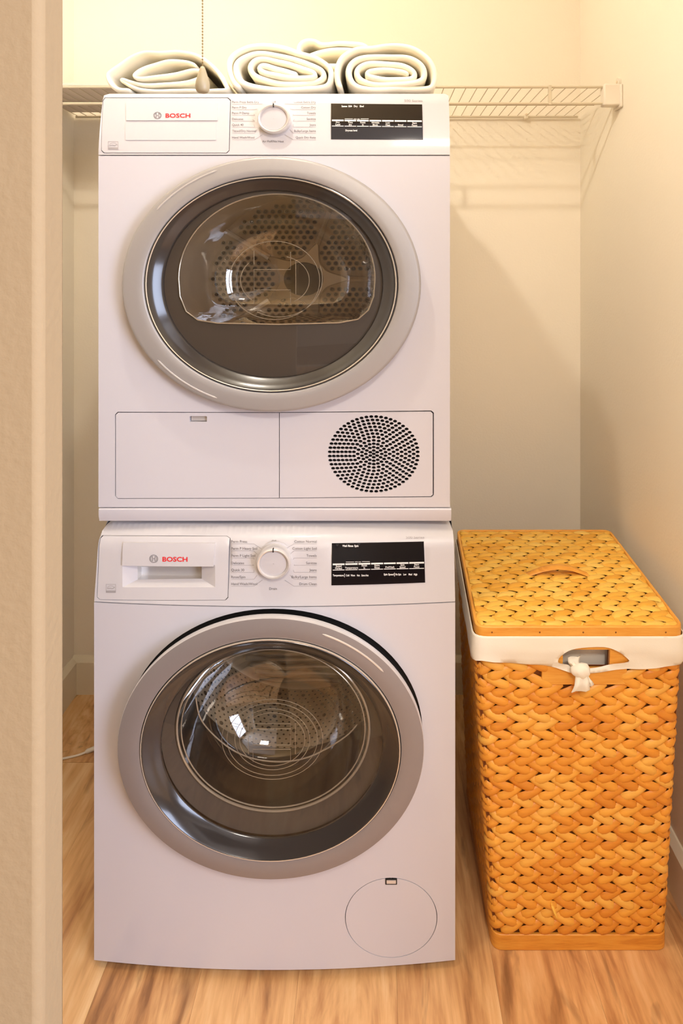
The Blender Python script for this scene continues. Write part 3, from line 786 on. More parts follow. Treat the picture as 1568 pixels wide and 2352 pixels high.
mb = MB(); mb.lathe([(R * 0.848, ZWF + 0.004), (R * 0.840, ZWF - 0.0030), (R * 0.832, ZWF - 0.0040), (R * 0.824, ZWF - 0.0020), (R * 0.78, ZWF + 0.006), (R * 0.735, ZWF + 0.011), (R * 0.728, ZWF + 0.014)], gx, gz, W_SX, 112)
mb.build('door_bezel', M['dark_gloss'], wd, angle=50)
mb = MB(); mb.lathe([(R * 0.846, ZWF - 0.0008), (R * 0.843, ZWF - 0.0036), (R * 0.838, ZWF - 0.0034)], gx, gz, W_SX, 112); mb.build('bezel_trim', M['steel_bright'], wd)
mb = MB(); mb.lathe([(R * 0.735, ZWF + 0.012), (R * 0.60, ZWF + 0.0070), (R * 0.40, ZWF + 0.0040), (R * 0.2, ZWF + 0.0022), (0.0004, ZWF + 0.0018)], gx, gz, W_SX, 96)
mb.build('window_glass', M['glass_dryer'], wd, angle=60)
pts = []
for i in range(25):
    a = math.radians(-69 + 30 * i / 24); pts.append((gx + R * 0.945 * W_SX * math.cos(a), ZWF - 0.0016, gz - R * 0.945 * math.sin(a)))
MB().tube(pts, [0.0004] + [0.0017] * 23 + [0.0004], 6).build('grip_ridge', M['silver_light'], wd)
# inner glass bowl, its rim and the gasket behind
ZG = ZWF + 0.03
def Wc(px, py, Z=ZG): return P(px, py, Z)
bc = Wc(627, 1673); brx = 221 * ZG / F; bry = 190 * ZG / F; bs = brx / bry
mb = MB(); mb.lathe([(R * 0.735, ZWF + 0.016), (bry * 1.06, ZG + 0.002), (bry * 1.02, ZG)], bc.x, bc.z, bs, 96)
# dark annulus between glass and bowl: built from two ellipses of different centre
n = 96
va = [(gx + R * 0.735 * W_SX * math.cos(2 * PI * i / n), ZWF + 0.020, gz + R * 0.735 * math.sin(2 * PI * i / n)) for i in range(n)]
vb = [(bc.x + brx * math.cos(2 * PI * i / n), ZG + 0.004, bc.z + bry * math.sin(2 * PI * i / n)) for i in range(n)]
mb = MB(); v, f = ring_faces(va, vb); mb.add(v, f); mb.build('inner_panel', M['inner_dark'], wd, angle=60)
mb = MB()
for k, w in ((1.0, 0.0022), (0.955, 0.0012)): mb.tube([(bc.x + brx * k * math.cos(2 * PI * i / n), ZG, bc.z + bry * k * math.sin(2 * PI * i / n)) for i in range(n)], w, 6, closed=True)
mb.build('bowl_rim', M['emblem'], wd)
mb = MB(); mb.lathe([(bry, ZG + 0.002), (bry * 0.95, ZG + 0.04), (bry * 0.80, ZG + 0.085), (bry * 0.62, ZG + 0.112), (bry * 0.3, ZG + 0.13), (0.0004, ZG + 0.135)], bc.x, bc.z, bs, 72)
mb.build('glass_bowl', M['glass_bowl'], wd, angle=60)
mb = MB()
def spline(pts, n=12, closed=False):
    out = []; m = len(pts); pts = [Vector(q) for q in pts]
    for i in range(m if closed else m - 1):
        if closed: p0, p1, p2, p3 = pts[i - 1], pts[i], pts[(i + 1) % m], pts[(i + 2) % m]
        else: p0, p1, p2, p3 = pts[max(i - 1, 0)], pts[i], pts[i + 1], pts[min(i + 2, m - 1)]
        for k in range(n):
            t = k / n
            out.append(0.5 * ((2 * p1) + (p2 - p0) * t + (2 * p0 - 5 * p1 + 4 * p2 - p3) * t * t + (3 * p1 - p0 - 3 * p2 + p3) * t ** 3))
    if not closed: out.append(pts[-1])
    return out
mb.tube(spline([P(a, b, ZG + 0.02) for a, b in [(449, 1600), (463, 1655), (512, 1707), (565, 1737), (627, 1749), (690, 1744), (745, 1722), (795, 1690), (820, 1664)]], 8), [0.0006] + [0.0013] * 63 + [0.0006], 6)
mb.build('gasket_highlight', M['emblem'], wd)  # pale tube imitating the highlight along the gasket edge
ZE = ZWF + 0.016; mb = MB(); w = 0.0005; cx, cy = 625, 1698
for rx, ry in ((116, 92), (104, 83), (86, 70), (75, 61)): mb.tube(arc(cx, cy, rx, ry, ZE), w, 5)
for pl in ([(570, 1660), (570, 1732)], [(581, 1632), (581, 1711), (667, 1711), (667, 1662), (570, 1662)], [(581, 1751), (581, 1721), (667, 1721), (667, 1751)], [(678, 1660), (678, 1732)], [(581, 1674), (667, 1674)]):
    mb.tube([P(a, b, ZE) for a, b in pl], w, 5)
mb.build('moulded_emblem', M['emblem'], wd)
# drum: perforated bottom wall and back
ZQ = 1.50; WR = 0.222; QC = (WC.x, WC.z + 0.01)
mb = MB(); mb.lathe([(R * 0.80, 1.105), (R * 0.80, 1.13), (WR, 1.15), (WR, ZQ)], QC[0], QC[1], W_SX, 72); wdr = mb.build('drum', M['steel'], washer, angle=40)
mb = MB(); mb.lathe([(WR, ZQ), (WR * 0.96, ZQ + 0.006), (WR * 0.5, ZQ), (0.0004, ZQ)], QC[0], QC[1], W_SX, 72); mb.build('drum_back', M['steel'], wdr, angle=40)
mb = MB(); mb.lathe([(R * 0.80, 1.106), (R * 0.83, 1.14), (0.200, 1.19), (0.186, 1.255), (0.186, 1.27), (0.196, 1.285), (0.215, 1.29)], QC[0], QC[1], W_SX, 72); mb.build('door_gasket', M['gasket'], washer, angle=50)
mbh = MB()
for iy in range(17):
    y = 1.29 + iy * 0.0125
    for ia in range(-17, 18):
        a = math.radians(-90 + (ia + 0.5 * (iy % 2)) * 3.3); big = (ia % 4 == 0 and iy % 3 == 0); rad = 0.0052 if big else 0.0026
        c = Vector((QC[0] + WR * W_SX * math.cos(a), y, QC[1] + WR * math.sin(a))); t = Vector((-W_SX * math.sin(a), 0, math.cos(a))).normalized(); nn = Vector((-t.z, 0, t.x))
        if nn.dot(Vector((QC[0], 0, QC[1])) - Vector((c.x, 0, c.z))) < 0: nn = -nn
        c += nn * 0.0018
        mbh.add([c + t * (rad * math.cos(2 * PI * k / 8)) + Vector((0, rad * math.sin(2 * PI * k / 8), 0)) for k in range(8)], [tuple(range(8))])
for jz in range(12):
    for ix in range(-14, 15):
        x, zz = (ix + 0.5 * (jz % 2)) * 0.0125, QC[1] - 0.10 + jz * 0.0125
        if math.hypot(x / W_SX, zz - QC[1]) > WR * 0.9: continue
        mbh.add([(QC[0] + x + 0.0026 * math.cos(2 * PI * k / 8), ZQ - 0.0012, zz + 0.0026 * math.sin(2 * PI * k / 8)) for k in range(8)], [tuple(range(8))])
o = mbh.build('perforation', M['hole'], wdr); o['kind'] = 'stuff'
for k in range(5):
    zc = QC[1] - 0.195 + k * 0.017; hw_ = 0.105 + 0.012 * k
    mb = MB(); mb.tube(spline([(QC[0] - hw_, ZQ - 0.004, zc + 0.006), (QC[0] - 0.05, ZQ - 0.006, zc + 0.002 * (k % 2)), (QC[0] + 0.04, ZQ - 0.006, zc + 0.003), (QC[0] + hw_, ZQ - 0.004, zc - 0.003)], 10), 0.0052, 8); mb.build('rib', M['steel_bright'], wdr)

# ================================================================== TOWELS
def towel(name, label, px, Z, depth, thick, seed, sharp_tip=False):
    c3 = [P(a, b, Z) for a, b in px]
    zt = zt_d
    lp = spline([Vector((q.x, 0, q.z)) for q in c3], 9)
    # resample evenly
    d = [0]
    for a, b in zip(lp, lp[1:]): d.append(d[-1] + (b - a).length)
    N = int(d[-1] / 0.0055); q = []; k = 0
    for i in range(N + 1):
        s = d[-1] * i / N
        while k < len(d) - 2 and d[k + 1] < s: k += 1
        t = (s - d[k]) / max(1e-9, d[k + 1] - d[k]); q.append(lp[k].lerp(lp[k + 1], t))
    cx = sum(p.x for p in q) / len(q)
    root = thing(name, label, 'towel', (cx, Z + depth / 2, zt), 'rolled towels on the dryer')
    sect = [(-0.5, 1.0), (-0.5, 0.6), (-0.52, 0.25), (-0.5, 0.04), (-0.49, 0.006), (-0.40, 0.0012), (-0.18, -0.0012), (0.18, -0.0012), (0.40, 0.0012), (0.49, 0.006), (0.5, 0.04), (0.52, 0.25), (0.5, 0.6), (0.5, 1.0)]
    v = []; f = []; m = len(sect)
    for i, p in enumerate(q):
        t = (q[min(i + 1, N)] - q[max(i - 1, 0)]).normalized(); nrm = Vector((-t.z, 0, t.x))
        th = thick * (1 + 0.22 * noise.noise(Vector((i * 0.05, seed, 0)))) * (0.45 if i in (0, N) else 1)
        fy = 0.007 * noise.noise(Vector((i * 0.028, seed + 5, 0))) + 0.003 * noise.noise(Vector((i * 0.12, seed + 9, 0)))
        for (a, b) in sect:
            yy = Z + (b * depth if b > 0.03 else b) + fy * (1 - max(0, min(1, b)))
            w = 0.0035 * noise.noise(Vector((p.x * 25, yy * 14, p.z * 25 + seed))) * (1 if b > 0.02 else 0.5)
            pt = p + nrm * (a * th + w); 
            v.append((pt.x, yy, max(pt.z, zt + 0.0008 + (0.001 if a > 0 else 0))))
    for i in range(N):
        for j in range(m - 1): f.append((i * m + j, i * m + j + 1, (i + 1) * m + j + 1, (i + 1) * m + j))
        f.append((i * m + m - 1, i * m, (i + 1) * m, (i + 1) * m + m - 1))
    f.append(tuple(range(m))); f.append(tuple(N * m + j for j in range(m))[::-1])
    o = MB().add(v, f).build('terry_cloth', M['towel'], root, angle=80)
    s = o.modifiers.new('soft', 'SUBSURF'); s.levels = 1; s.render_levels = 1
    return root
c1 = lambda pts: [(140 + a / 3.267, 60 + b / 3.267) for a, b in pts]
c2 = lambda pts: [(500 + (a + (6 if pts[0][0] > 600 else -4)) / 2.8, 60 + b / 2.8) for a, b in pts]
towel('rolled_towel', 'loosely folded cream towel with a pointed left end, behind the pull knob', c1([
    (520, 478), (430, 470), (370, 430), (345, 372), (360, 348), (440, 290), (530, 228), (620, 194), (740, 198), (880, 190), (1000, 212), (1100, 270), (1175, 350), (1225, 430), (1240, 474),
    (1150, 478), (950, 480), (720, 480), (560, 464), (470, 415), (440, 392), (520, 415), (640, 440), (800, 436), (950, 414), (1035, 388), (1062, 345), (1000, 325), (880, 350), (740, 376), (600, 395), (550, 380), (620, 325), (720, 285), (820, 258), (930, 262), (1010, 290)]), 1.172, 0.30, 0.0085, 1)
towel('rolled_towel', 'tightly rolled cream towel at the middle of the dryer top, over the dial', c2([
    (150, 400), (100, 350), (72, 270), (95, 190), (180, 142), (300, 124), (410, 135), (520, 172), (640, 205), (715, 262), (728, 330), (700, 385), (580, 402), (420, 404), (260, 396), (160, 362), (120, 305), (118, 245), (160, 205), (240, 178), (340, 178), (460, 205), (580, 240), (668, 282), (682, 330), (620, 362), (490, 370),
    (350, 352), (240, 312), (205, 262), (240, 215), (310, 204), (420, 232), (540, 268), (625, 300), (620, 330), (540, 336), (420, 322), (310, 300), (268, 268), (300, 250), (380, 270), (470, 298), (520, 308)]), 1.172, 0.28, 0.0122, 2)
towel('rolled_towel', 'plump rolled cream towel at the right end of the dryer top, over the display', c2([
    (790, 404), (768, 360), (762, 290), (792, 205), (880, 150), (1000, 138), (1130, 118), (1250, 142), (1340, 205), (1385, 285), (1386, 360), (1340, 400), (1150, 404), (950, 402), (870, 372), (838, 310), (845, 250), (890, 210), (970, 192), (1090, 194), (1210, 198), (1290, 238), (1322, 295), (1305, 350), (1200, 376), (1040, 374),
    (930, 350), (890, 305), (900, 262), (960, 232), (1070, 240), (1180, 248), (1245, 280), (1262, 318), (1215, 342), (1080, 340), (970, 325), (955, 298), (1010, 284), (1100, 284), (1190, 294), (1225, 315)]), 1.172, 0.28, 0.0122, 3)
towel('rolled_towel', 'cream towel lying behind and above the gap between two rolled towels', [
    (842, 150), (846, 118), (832, 103), (785, 99), (740, 101), (722, 93), (700, 93), (687, 104), (688, 122), (705, 128), (730, 120), (770, 112), (815, 116), (828, 130), (818, 148), (770, 150), (715, 150), (697, 157), (722, 164), (765, 170), (810, 161)], 1.30, 0.20, 0.0115, 4)

# ================================================================== WIRE SHELF
ZS = 1.522; zs = P(0, 200, ZS).z; zlip = P(0, 238, ZS).z
shelf = thing('wire_shelf', 'white wire shelf fixed to the back wall behind the stacked machines', 'shelf', ((XL + XR) / 2, ZB, zs - 0.06))
xa, xb = XL + 0.012, XR - 0.012
zrear = P(0, 268, ZB - 0.012).z; yrear = ZB - 0.012
MB().tube([(xa, ZS, zs), (xb, ZS, zs)], 0.0034, 8).build('front_rail', M['wire'], shelf)
MB().tube([(xa, ZS, zlip), (xb, ZS, zlip)], 0.0036, 8).build('lip_rail', M['wire'], shelf)
MB().tube([(xa, ZS + 0.150, zs - 0.004), (xb, ZS + 0.150, zs - 0.004)], 0.0028, 8).build('middle_rail', M['wire'], shelf)
MB().tube([(xa, yrear, zs - 0.004), (xb, yrear, zs - 0.004)], 0.0034, 8).build('back_rail', M['wire'], shelf)
wm = MB().tube([(0, ZS - 0.002, zs), (0, yrear, zs)], 0.0012, 6).mesh('wire', M['wire'])
nw = int((xb - xa) / 0.0288)
for i in range(nw + 1):
    o = link(bpy.data.objects.new('wire', wm)); adopt(o, shelf); o.location = (xb - 0.012 - i * 0.0288, 0, 0)
def lip_clip(X): 
    MB().box((X - 0.004, ZS - 0.005, zlip - 0.004), (X + 0.004, ZS + 0.003, zs + 0.004)).build('lip_brace', M['wire'], shelf, bevel=0.001)
for X in (P(1262, 0, ZS).x, 0.115, -0.245, -0.60): lip_clip(X)
def end_bracket(sgn, X):
    w0 = X - sgn * 0.047
    a, b = min(w0, X), max(w0, X)
    mb = MB(); mb.box((a, ZS - 0.012, zlip - 0.007), (b, ZS + 0.016, zs + 0.006))
    e = mb.build('end_bracket', M['bracket'], shelf, bevel=0.004)
    mb = MB(); fx0, fx1 = (X - 0.007, X) if sgn > 0 else (X, X + 0.007)
    mb.box((fx0, ZS - 0.018, zlip - 0.013), (fx1, ZS + 0.03, zs + 0.004)); mb.build('wall_flange', M['bracket'], e, bevel=0.003)
    mb = MB(); mb.lathe_z([(0.0, 0), (0.011, 0), (0.011, 0.007), (0, 0.007)], 0, 0, 16)
    mb.v = [(X - sgn * z if sgn > 0 else X + z, ZS + 0.004 + x, zs + 0.014 + y) for x, y, z in mb.v]; mb.build('screw_ear', M['bracket'], e)
    mb = MB(); mb.lathe_z([(0.0, 0.007), (0.004, 0.007), (0.004, 0.0085), (0, 0.009)], 0, 0, 12)
    mb.v = [(X - sgn * z if sgn > 0 else X + z, ZS + 0.004 + x, zs + 0.014 + y) for x, y, z in mb.v]; mb.build('screw', M['steel'], e)
end_bracket(1, XR); end_bracket(-1, XL)
for px in (1205, 300):
    c = P(px, 265, ZB)
    mb = MB(); mb.box((c.x - 0.006, ZB - 0.020, zs - 0.012), (c.x + 0.006, ZB, zs + 0.006)); k = mb.build('wall_clip', M['trim'], shelf, bevel=0.003)
    mb = MB(); mb.lathe([(0.0001, ZB - 0.0225), (0.0035, ZB - 0.0215), (0.0035, ZB - 0.019)], c.x, zs + 0.001, 1.1, 12); mb.build('screw', M['steel'], k)
# flat board lying on the left end of the shelf
bd = MB().box((XL + 0.006, ZS + 0.004, zs + 0.0048), (-0.34, ZB - 0.030, zs + 0.0125)).build('shelf_board', M['board'], None, bevel=0.001)
bd['label'] = 'thin pale board lying on the left end of the wire shelf'; bd['category'] = 'board'

# ================================================================== HAMPER
ZT = 0.620
BOT = [Vector((0.231, 1.134)), Vector((0.557, 1.134)), Vector((0.560, 1.480)), Vector((0.236, 1.480))]
TOP = [Vector((0.190, 1.106)), Vector((0.5775, 1.106)), Vector((0.598, 1.497)), Vector((0.213, 1.497))]
def corner(k, z): t = z / ZT; return BOT[k % 4].lerp(TOP[k % 4], t)
def facept(k, u, z, off=0.0):
    a, b = corner(k, z), corner(k + 1, z); p = a.lerp(b, u); e = (b - a).normalized(); n = Vector((e.y, -e.x))
    return Vector((p.x + n.x * off, p.y + n.y * off, z))
def faceframe(k, u, z):
    p = facept(k, u, z); e1 = (facept(k, min(u + 0.01, 1.01), z) - facept(k, u - 0.01, z)).normalized()
    e2 = (facept(k, u, z + 0.01) - facept(k, u, z - 0.01)); e2 = (e2 - e1 * e2.dot(e1)).normalized(); n = e1.cross(e2)
    return p, e1, e2, n
hamper = thing('laundry_hamper', 'tall orange woven cane laundry hamper standing beside the washer', 'hamper', (0.39, 1.30, 0))
# smooth cane walls behind the weave, front wall with a handle opening
op = [(P(1290, 0, 1.11).x, P(0, 1532, 1.11).z), (P(1397, 0, 1.11).x, P(0, 1532, 1.11).z), (P(1397, 0, 1.11).x, P(0, 1487, 1.11).z), (P(1290, 0, 1.11).x, P(0, 1487, 1.11).z)]
def frontmap(x, z, d):
    a, b = corner(0, z), corner(1, z); u = (x - a.x) / (b.x - a.x); return tuple(facept(0, u, z, -d))
mb = MB()
a0, b0, a1, b1 = corner(0, 0.02), corner(1, 0.02), corner(0, ZT), corner(1, ZT)
plate(mb, [(a0.x, 0.02), (b0.x, 0.02), (b1.x, ZT), (a1.x, ZT)], [op[::-1]], lambda x, z, d: frontmap(x, z, d + 0.003), 0.005, 0.08)
for k in (1, 2, 3):
    q = [facept(k, 0, 0.02, -0.003), facept(k, 1, 0.02, -0.003), facept(k, 1, ZT, -0.003), facept(k, 0, ZT, -0.003)]
    q2 = [facept(k, 0, 0.02, -0.008), facept(k, 1, 0.02, -0.008), facept(k, 1, ZT, -0.008), facept(k, 0, ZT, -0.008)]
    mb.add(q + q2, [(0, 1, 2, 3), (7, 6, 5, 4), (0, 4, 5, 1), (3, 2, 6, 7)])
mb.build('basket_wall', M['cane_back'], hamper, angle=30)

def strip_mesh(name, ang, m, L=0.050, W=0.0172, th=0.0046, tilt=0.0030, ns=8, nc=5):
    """one strip of cane: rounded, proud lower end; the upper end dips below its neighbour"""
    v = []; f = []
    ca, sa = math.cos(ang), math.sin(ang); left = 1 if ca > 0 else -1
    for i in range(ns):
        s = i / (ns - 1); x = (s - 0.5) * L
        w = W / 2 * (1 - 0.12 * (1 - s))
        if s > 0.80: w *= math.sqrt(max(0.0, 1 - ((s - 0.80) / 0.215) ** 2))
        if s < 0.12: w *= 0.75 + 0.25 * s / 0.12
        zc = -tilt * 1.25 + (tilt * 2.0) * math.sin(min(1, s / 0.62) * PI / 2) - (tilt * 1.5 * ((s - 0.75) / 0.25) ** 2 if s > 0.75 else 0)
        for j in range(nc):
            c = (-1, -0.78, 0, 0.78, 1)[j]
            y = c * w; z = zc + th * (1 - abs(c) ** 3.2) - th * 0.5
            v.append((x, y, z))
    for i in range(ns - 1):
        for j in range(nc - 1): f.append((i * nc + j, (i + 1) * nc + j, (i + 1) * nc + j + 1, i * nc + j + 1))
    v = [(x * ca - y * sa, x * sa + y * ca, z) for x, y, z in v]
    return v, f
ANG = math.radians(22)
vA, fA = strip_mesh('a', -ANG, None, 0.055, 0.0188, 0.0052, 0.0034)      # falls to the right
vB, fB = strip_mesh('b', PI + ANG, None, 0.055, 0.0188, 0.0052, 0.0034)  # falls to the left
mA = MB().add(vA, fA).mesh('cane_strip', M['cane'], 70); mB = MB().add(vB, fB).mesh('cane_strip', M['cane'], 70)
PV = 0.0336; board = (P(1243, 0, 1.108).x, P(1438, 0, 1.108).x, P(0, 1571, 1.108).z, P(0, 1478, 1.108).z)
NC = 36
def band_loop(cs, r, n=6):
    """rounded outline through four corners (FL, FR, BR, BL)"""
    out = []
    for k in range(4):
        c = cs[k]; a = (cs[k - 1] - c).normalized(); b = (cs[(k + 1) % 4] - c).normalized()
        for i in range(n + 1):
            t = i / n; p0 = c + a * r; p1 = c + b * r
            out.append((p0 * (1 - t) ** 2 + c * 2 * t * (1 - t) + p1 * t * t))
    return out
class Ring:
    """arc-length walk round the basket at one height; 0 lies at the front left corner"""
    def __init__(s, z):
        lp = band_loop([corner(k, z) for k in range(4)], 0.020); s.p = lp + [lp[0]]; s.d = [0.0]
        for a, b in zip(s.p, s.p[1:]): s.d.append(s.d[-1] + (b - a).length)
        s.L = s.d[-1]; s.f0 = s.d[3]; s.f1 = s.d[10]       # middles of the front corners
    def at(s, t):
        t %= s.L; k = 0
        while s.d[k + 1] < t: k += 1
        q = s.p[k].lerp(s.p[k + 1], (t - s.d[k]) / max(1e-9, s.d[k + 1] - s.d[k])); e = (s.p[k + 1] - s.p[k]).normalized()
        return q, Vector((e.y, -e.x))
_rc = {}
def ring_at(z):
    k = round(z, 3)
    if k not in _rc: _rc[k] = Ring(k)
    return _rc[k]
side = MB(); j = 0; z = 0.034
while z < 0.58:
    for i in range(NC):
        for (dx, dz, typ) in ((0.0, 0.25, 'B'), (0.62, 0.75, 'A')):
            zc = z + dz * PV; rg = ring_at(zc); fr = ((i + dx + 0.085 * ((j % 3) - 1)) / NC) % 1.0
            t = rg.f0 + fr * rg.L; front = (t % rg.L) < rg.f1 and (t % rg.L) > rg.f0
            q, n2 = rg.at(t)
            if front and board[0] - 0.002 < q.x < board[1] + 0.002 and zc > board[2]: continue
            sx = rg.L / NC / 0.0405 * random.uniform(0.98, 1.04); out = 0.0022 + random.uniform(-0.0006, 0.0008)
            lx = q.x - corner(0, zc).x; wx = corner(1, zc).x - corner(0, zc).x
            src, fc = (vA, fA) if typ == 'A' else (vB, fB)
            if front and 0.055 < lx < wx - 0.055:
                p, e1, e2, n = faceframe(0, lx / wx, zc)
                jit = random.uniform(-0.05, 0.05); e1r = e1 * math.cos(jit) + e2 * math.sin(jit); e2r = n.cross(e1r)
                o = link(bpy.data.objects.new('cane_strip', mA if typ == 'A' else mB)); adopt(o, hamper)
                o.matrix_basis = Matrix.Translation(p + n * out) @ Matrix((e1r * sx, e2r * random.uniform(0.97, 1.05), n)).transposed().to_4x4()
            else:                      # bent round the corner
                vv = []
                for x, y, n_ in src:
                    r2 = ring_at(zc + y); a, b = r2.at(r2.f0 + fr * r2.L + x * sx)
                    vv.append((a.x + b.x * (n_ + out), a.y + b.y * (n_ + out), zc + y))
                if front: MB().add(vv, fc).build('cane_strip', M['cane'], hamper, angle=70)
                else: side.add(vv, fc)
    z += PV; j += 1
o = side.build('side_weave', M['cane'], hamper, angle=70); o['kind'] = 'stuff'
# base band
def offset_c(cs, d):
    cen = sum(cs, Vector((0, 0))) / 4
    return [c + Vector((d if c.x > cen.x else -d, d if c.y > cen.y else -d)) for c in cs]
def band(name, cs, z0, z1, th, r, m, parent, close_bottom=False):
    lo = band_loop(offset_c(cs, th), r + th); li = band_loop(cs, r); n = len(lo); mb = MB()
    v = [(p.x, p.y, z0) for p in lo] + [(p.x, p.y, z1) for p in lo] + [(p.x, p.y, z1) for p in li] + [(p.x, p.y, z0) for p in li]
    f = []
    for i in range(n):
        j = (i + 1) % n
        for a in range(4): b = (a + 1) % 4; f.append((a * n + i, a * n + j, b * n + j, b * n + i))
    mb.add(v, f)
    if close_bottom: mb.add([(p.x, p.y, z0 + 0.004) for p in li], [tuple(range(n))])
    return mb.build(name, m, parent, angle=40, bevel=0.0015)
band('base_band', [corner(k, 0.012) for k in range(4)], 0.0, 0.030, 0.006, 0.016, M['cane_rim'], hamper, True)
# smooth board round the handle opening
bx0, bx1, bz0, bz1 = board
mb = MB(); plate(mb, [(bx0, bz0), (bx1, bz0), (bx1, bz1 + 0.01), (bx0, bz1 + 0.01)], [op[::-1]], lambda x, z, d: frontmap(x, z, d - 0.0045), 0.010, 0.05)
mb.build('handle_board', M['cane_rim'], hamper, angle=40, bevel=0.001)
# one split end sticking out near the base
a = P(1268, 2082, 1.118); b = P(1279, 2110, 1.110)
MB().tube([a + Vector((0, 0.010, 0)), a, (a + b) / 2, b], [0.001, 0.003, 0.0028, 0.0004], 6).build('loose_splinter', M['cane_lid'], hamper)

# liner: cotton skirt round the top, with an oval opening on the front and a knot
liner = thing('hamper_liner', 'cream cotton liner folded over the hamper rim and knotted at the front', 'liner', (0.39, 1.30, 0.55))
LC = offset_c([corner(k, 0.595) for k in range(4)], 0.0085)
loop = band_loop([LC[3], LC[0], LC[1], LC[2]], 0.022, 8)   # starts at back-left
path = loop + [loop[0]]
pl = [0.0]
for a, b in zip(path, path[1:]): pl.append(pl[-1] + (b - a).length)
TOT = pl[-1]
def lpos(s):
    s = min(max(s, 0), TOT - 1e-6); k = 0
    while pl[k + 1] < s: k += 1
    t = (s - pl[k]) / (pl[k + 1] - pl[k]); p = path[k].lerp(path[k + 1], t); e = (path[k + 1] - path[k]).normalized()
    return p, Vector((e.y, -e.x))
def s_front(x):                       # arc length of a front point with this x
    best = min(range(len(path) - 1), key=lambda k: abs(path[k].x - x) + 10 * max(0, path[k].y - (LC[0].y + 0.03)))
    k0 = [k for k in range(len(path) - 1) if path[k].y < LC[0].y + 0.004 and path[k + 1].y < LC[0].y + 0.004 and path[k].x <= x <= path[k + 1].x]
    if k0: k = k0[0]; return pl[k] + (x - path[k].x)
    return pl[best]
ZL = LC[0].y
def fz(px, py): q = P(px, py, ZL); return (s_front(q.x), q.z)
low = [fz(a, b) for a, b in [(1106, 1516), (1160, 1522), (1230, 1528), (1278, 1536), (1300, 1542), (1322, 1549), (1350, 1550), (1390, 1543), (1440, 1537), (1480, 1536), (1556, 1530)]]
zb_ = 0.566
outer = [(0.0, zb_), (low[0][0] - 0.04, zb_)] + low + [(low[-1][0] + 0.04, zb_), (TOT, zb_), (TOT, 0.6205)]
outer += [(TOT * (1 - i / 24), 0.6205) for i in range(1, 25)]
hl = [fz(a, b) for a, b in spline([Vector((x, y)) for x, y in [(1281, 1521), (1287, 1506), (1303, 1493), (1335, 1487), (1385, 1485), (1415, 1493), (1435, 1508), (1443, 1520), (1405, 1529), (1368, 1537), (1336, 1539), (1308, 1531)]], 3, True)]
def lmap(s, z, d):
    p, n = lpos(s); t = (0.6205 - z) / 0.055
    w = 0.0035 * noise.noise(Vector((s * 9, z * 60, 3))) + 0.0025 * noise.noise(Vector((s * 30, z * 30, 8))) + 0.0016 * math.sin(z * 330 + 2 * noise.noise(Vector((s * 6, 0, 0))))
    o = -0.002 + 0.0045 * math.sin(min(1, max(0, t)) * PI * 0.8) + w * min(1, max(0.1, t)) - d
    # follow the inward slope of the basket below
    sl = (0.595 - z) * 0.055
    return (p.x + n.x * (o - sl), p.y + n.y * (o - sl), z)
mb = MB(); plate(mb, outer, [hl[::-1]], lmap, 0.0018, 0.009); mb.build('liner_skirt', M['liner'], liner, angle=80)
kn = P(1334, 1541, ZL - 0.006)
bm = bmesh.new(); bmesh.ops.create_icosphere(bm, subdivisions=3, radius=0.0165)
for v in bm.verts:
    v.co *= 1 + 0.16 * noise.noise(v.co * 120) + 0.06 * math.sin(v.co.x * 700)
    v.co = Vector((v.co.x * 1.08, v.co.y * 0.70, v.co.z * 0.82)) + kn + Vector((0, 0, 0.001))
me = bpy.data.meshes.new('tie_knot'); bm.to_mesh(me); bm.free(); me.shade_smooth(); me.materials.append(M['liner'])
adopt(link(bpy.data.objects.new('tie_knot', me)), liner)
def tail(pts, w):
    sp = spline(pts, 8); v = []; f = []
    for i, q in enumerate(sp):
        t = i / (len(sp) - 1); ww = w * (0.55 + 0.6 * t)
        for c in (-1, -0.5, 0, 0.5, 1): v.append(q + Vector((c * ww, 0.0025 * math.sin(c * 5 + t * 3), 0.001 * c)))
    for i in range(len(sp) - 1):
        for c in range(4): f.append((i * 5 + c, i * 5 + c + 1, (i + 1) * 5 + c + 1, (i + 1) * 5 + c))
    o = MB().add(v, f).build('tie_tail', M['liner'], liner, angle=80); s = o.modifiers.new('cloth', 'SOLIDIFY'); s.thickness = 0.0016
    return o
tail([kn + Vector((-0.006, 0.004, 0.004)), kn + Vector((-0.012, 0.005, 0.013)), kn + Vector((-0.010, 0.010, 0.020))], 0.0110)
tail([kn + Vector((-0.001, -0.005, -0.004)), kn + Vector((-0.002, -0.010, -0.018)), kn + Vector((-0.004, -0.008, -0.031))], 0.0155)
tail([kn + Vector((0.006, -0.004, -0.006)), kn + Vector((0.010, -0.006, -0.016)), kn + Vector((0.012, -0.004, -0.024))], 0.0090)
# the bag inside, seen through the opening
mb = MB(); IC = offset_c([corner(k, 0.6) for k in range(4)], -0.022); IB = offset_c([corner(k, 0.05) for k in range(4)], -0.025)
mb.add([(c.x, c.y, 0.05) for c in IB] + [(c.x, c.y, 0.612) for c in IC], [(i, (i + 1) % 4, 4 + (i + 1) % 4, 4 + i) for i in range(4)] + [(3, 2, 1, 0)])
mb.build('bag', M['liner'], liner, angle=20)

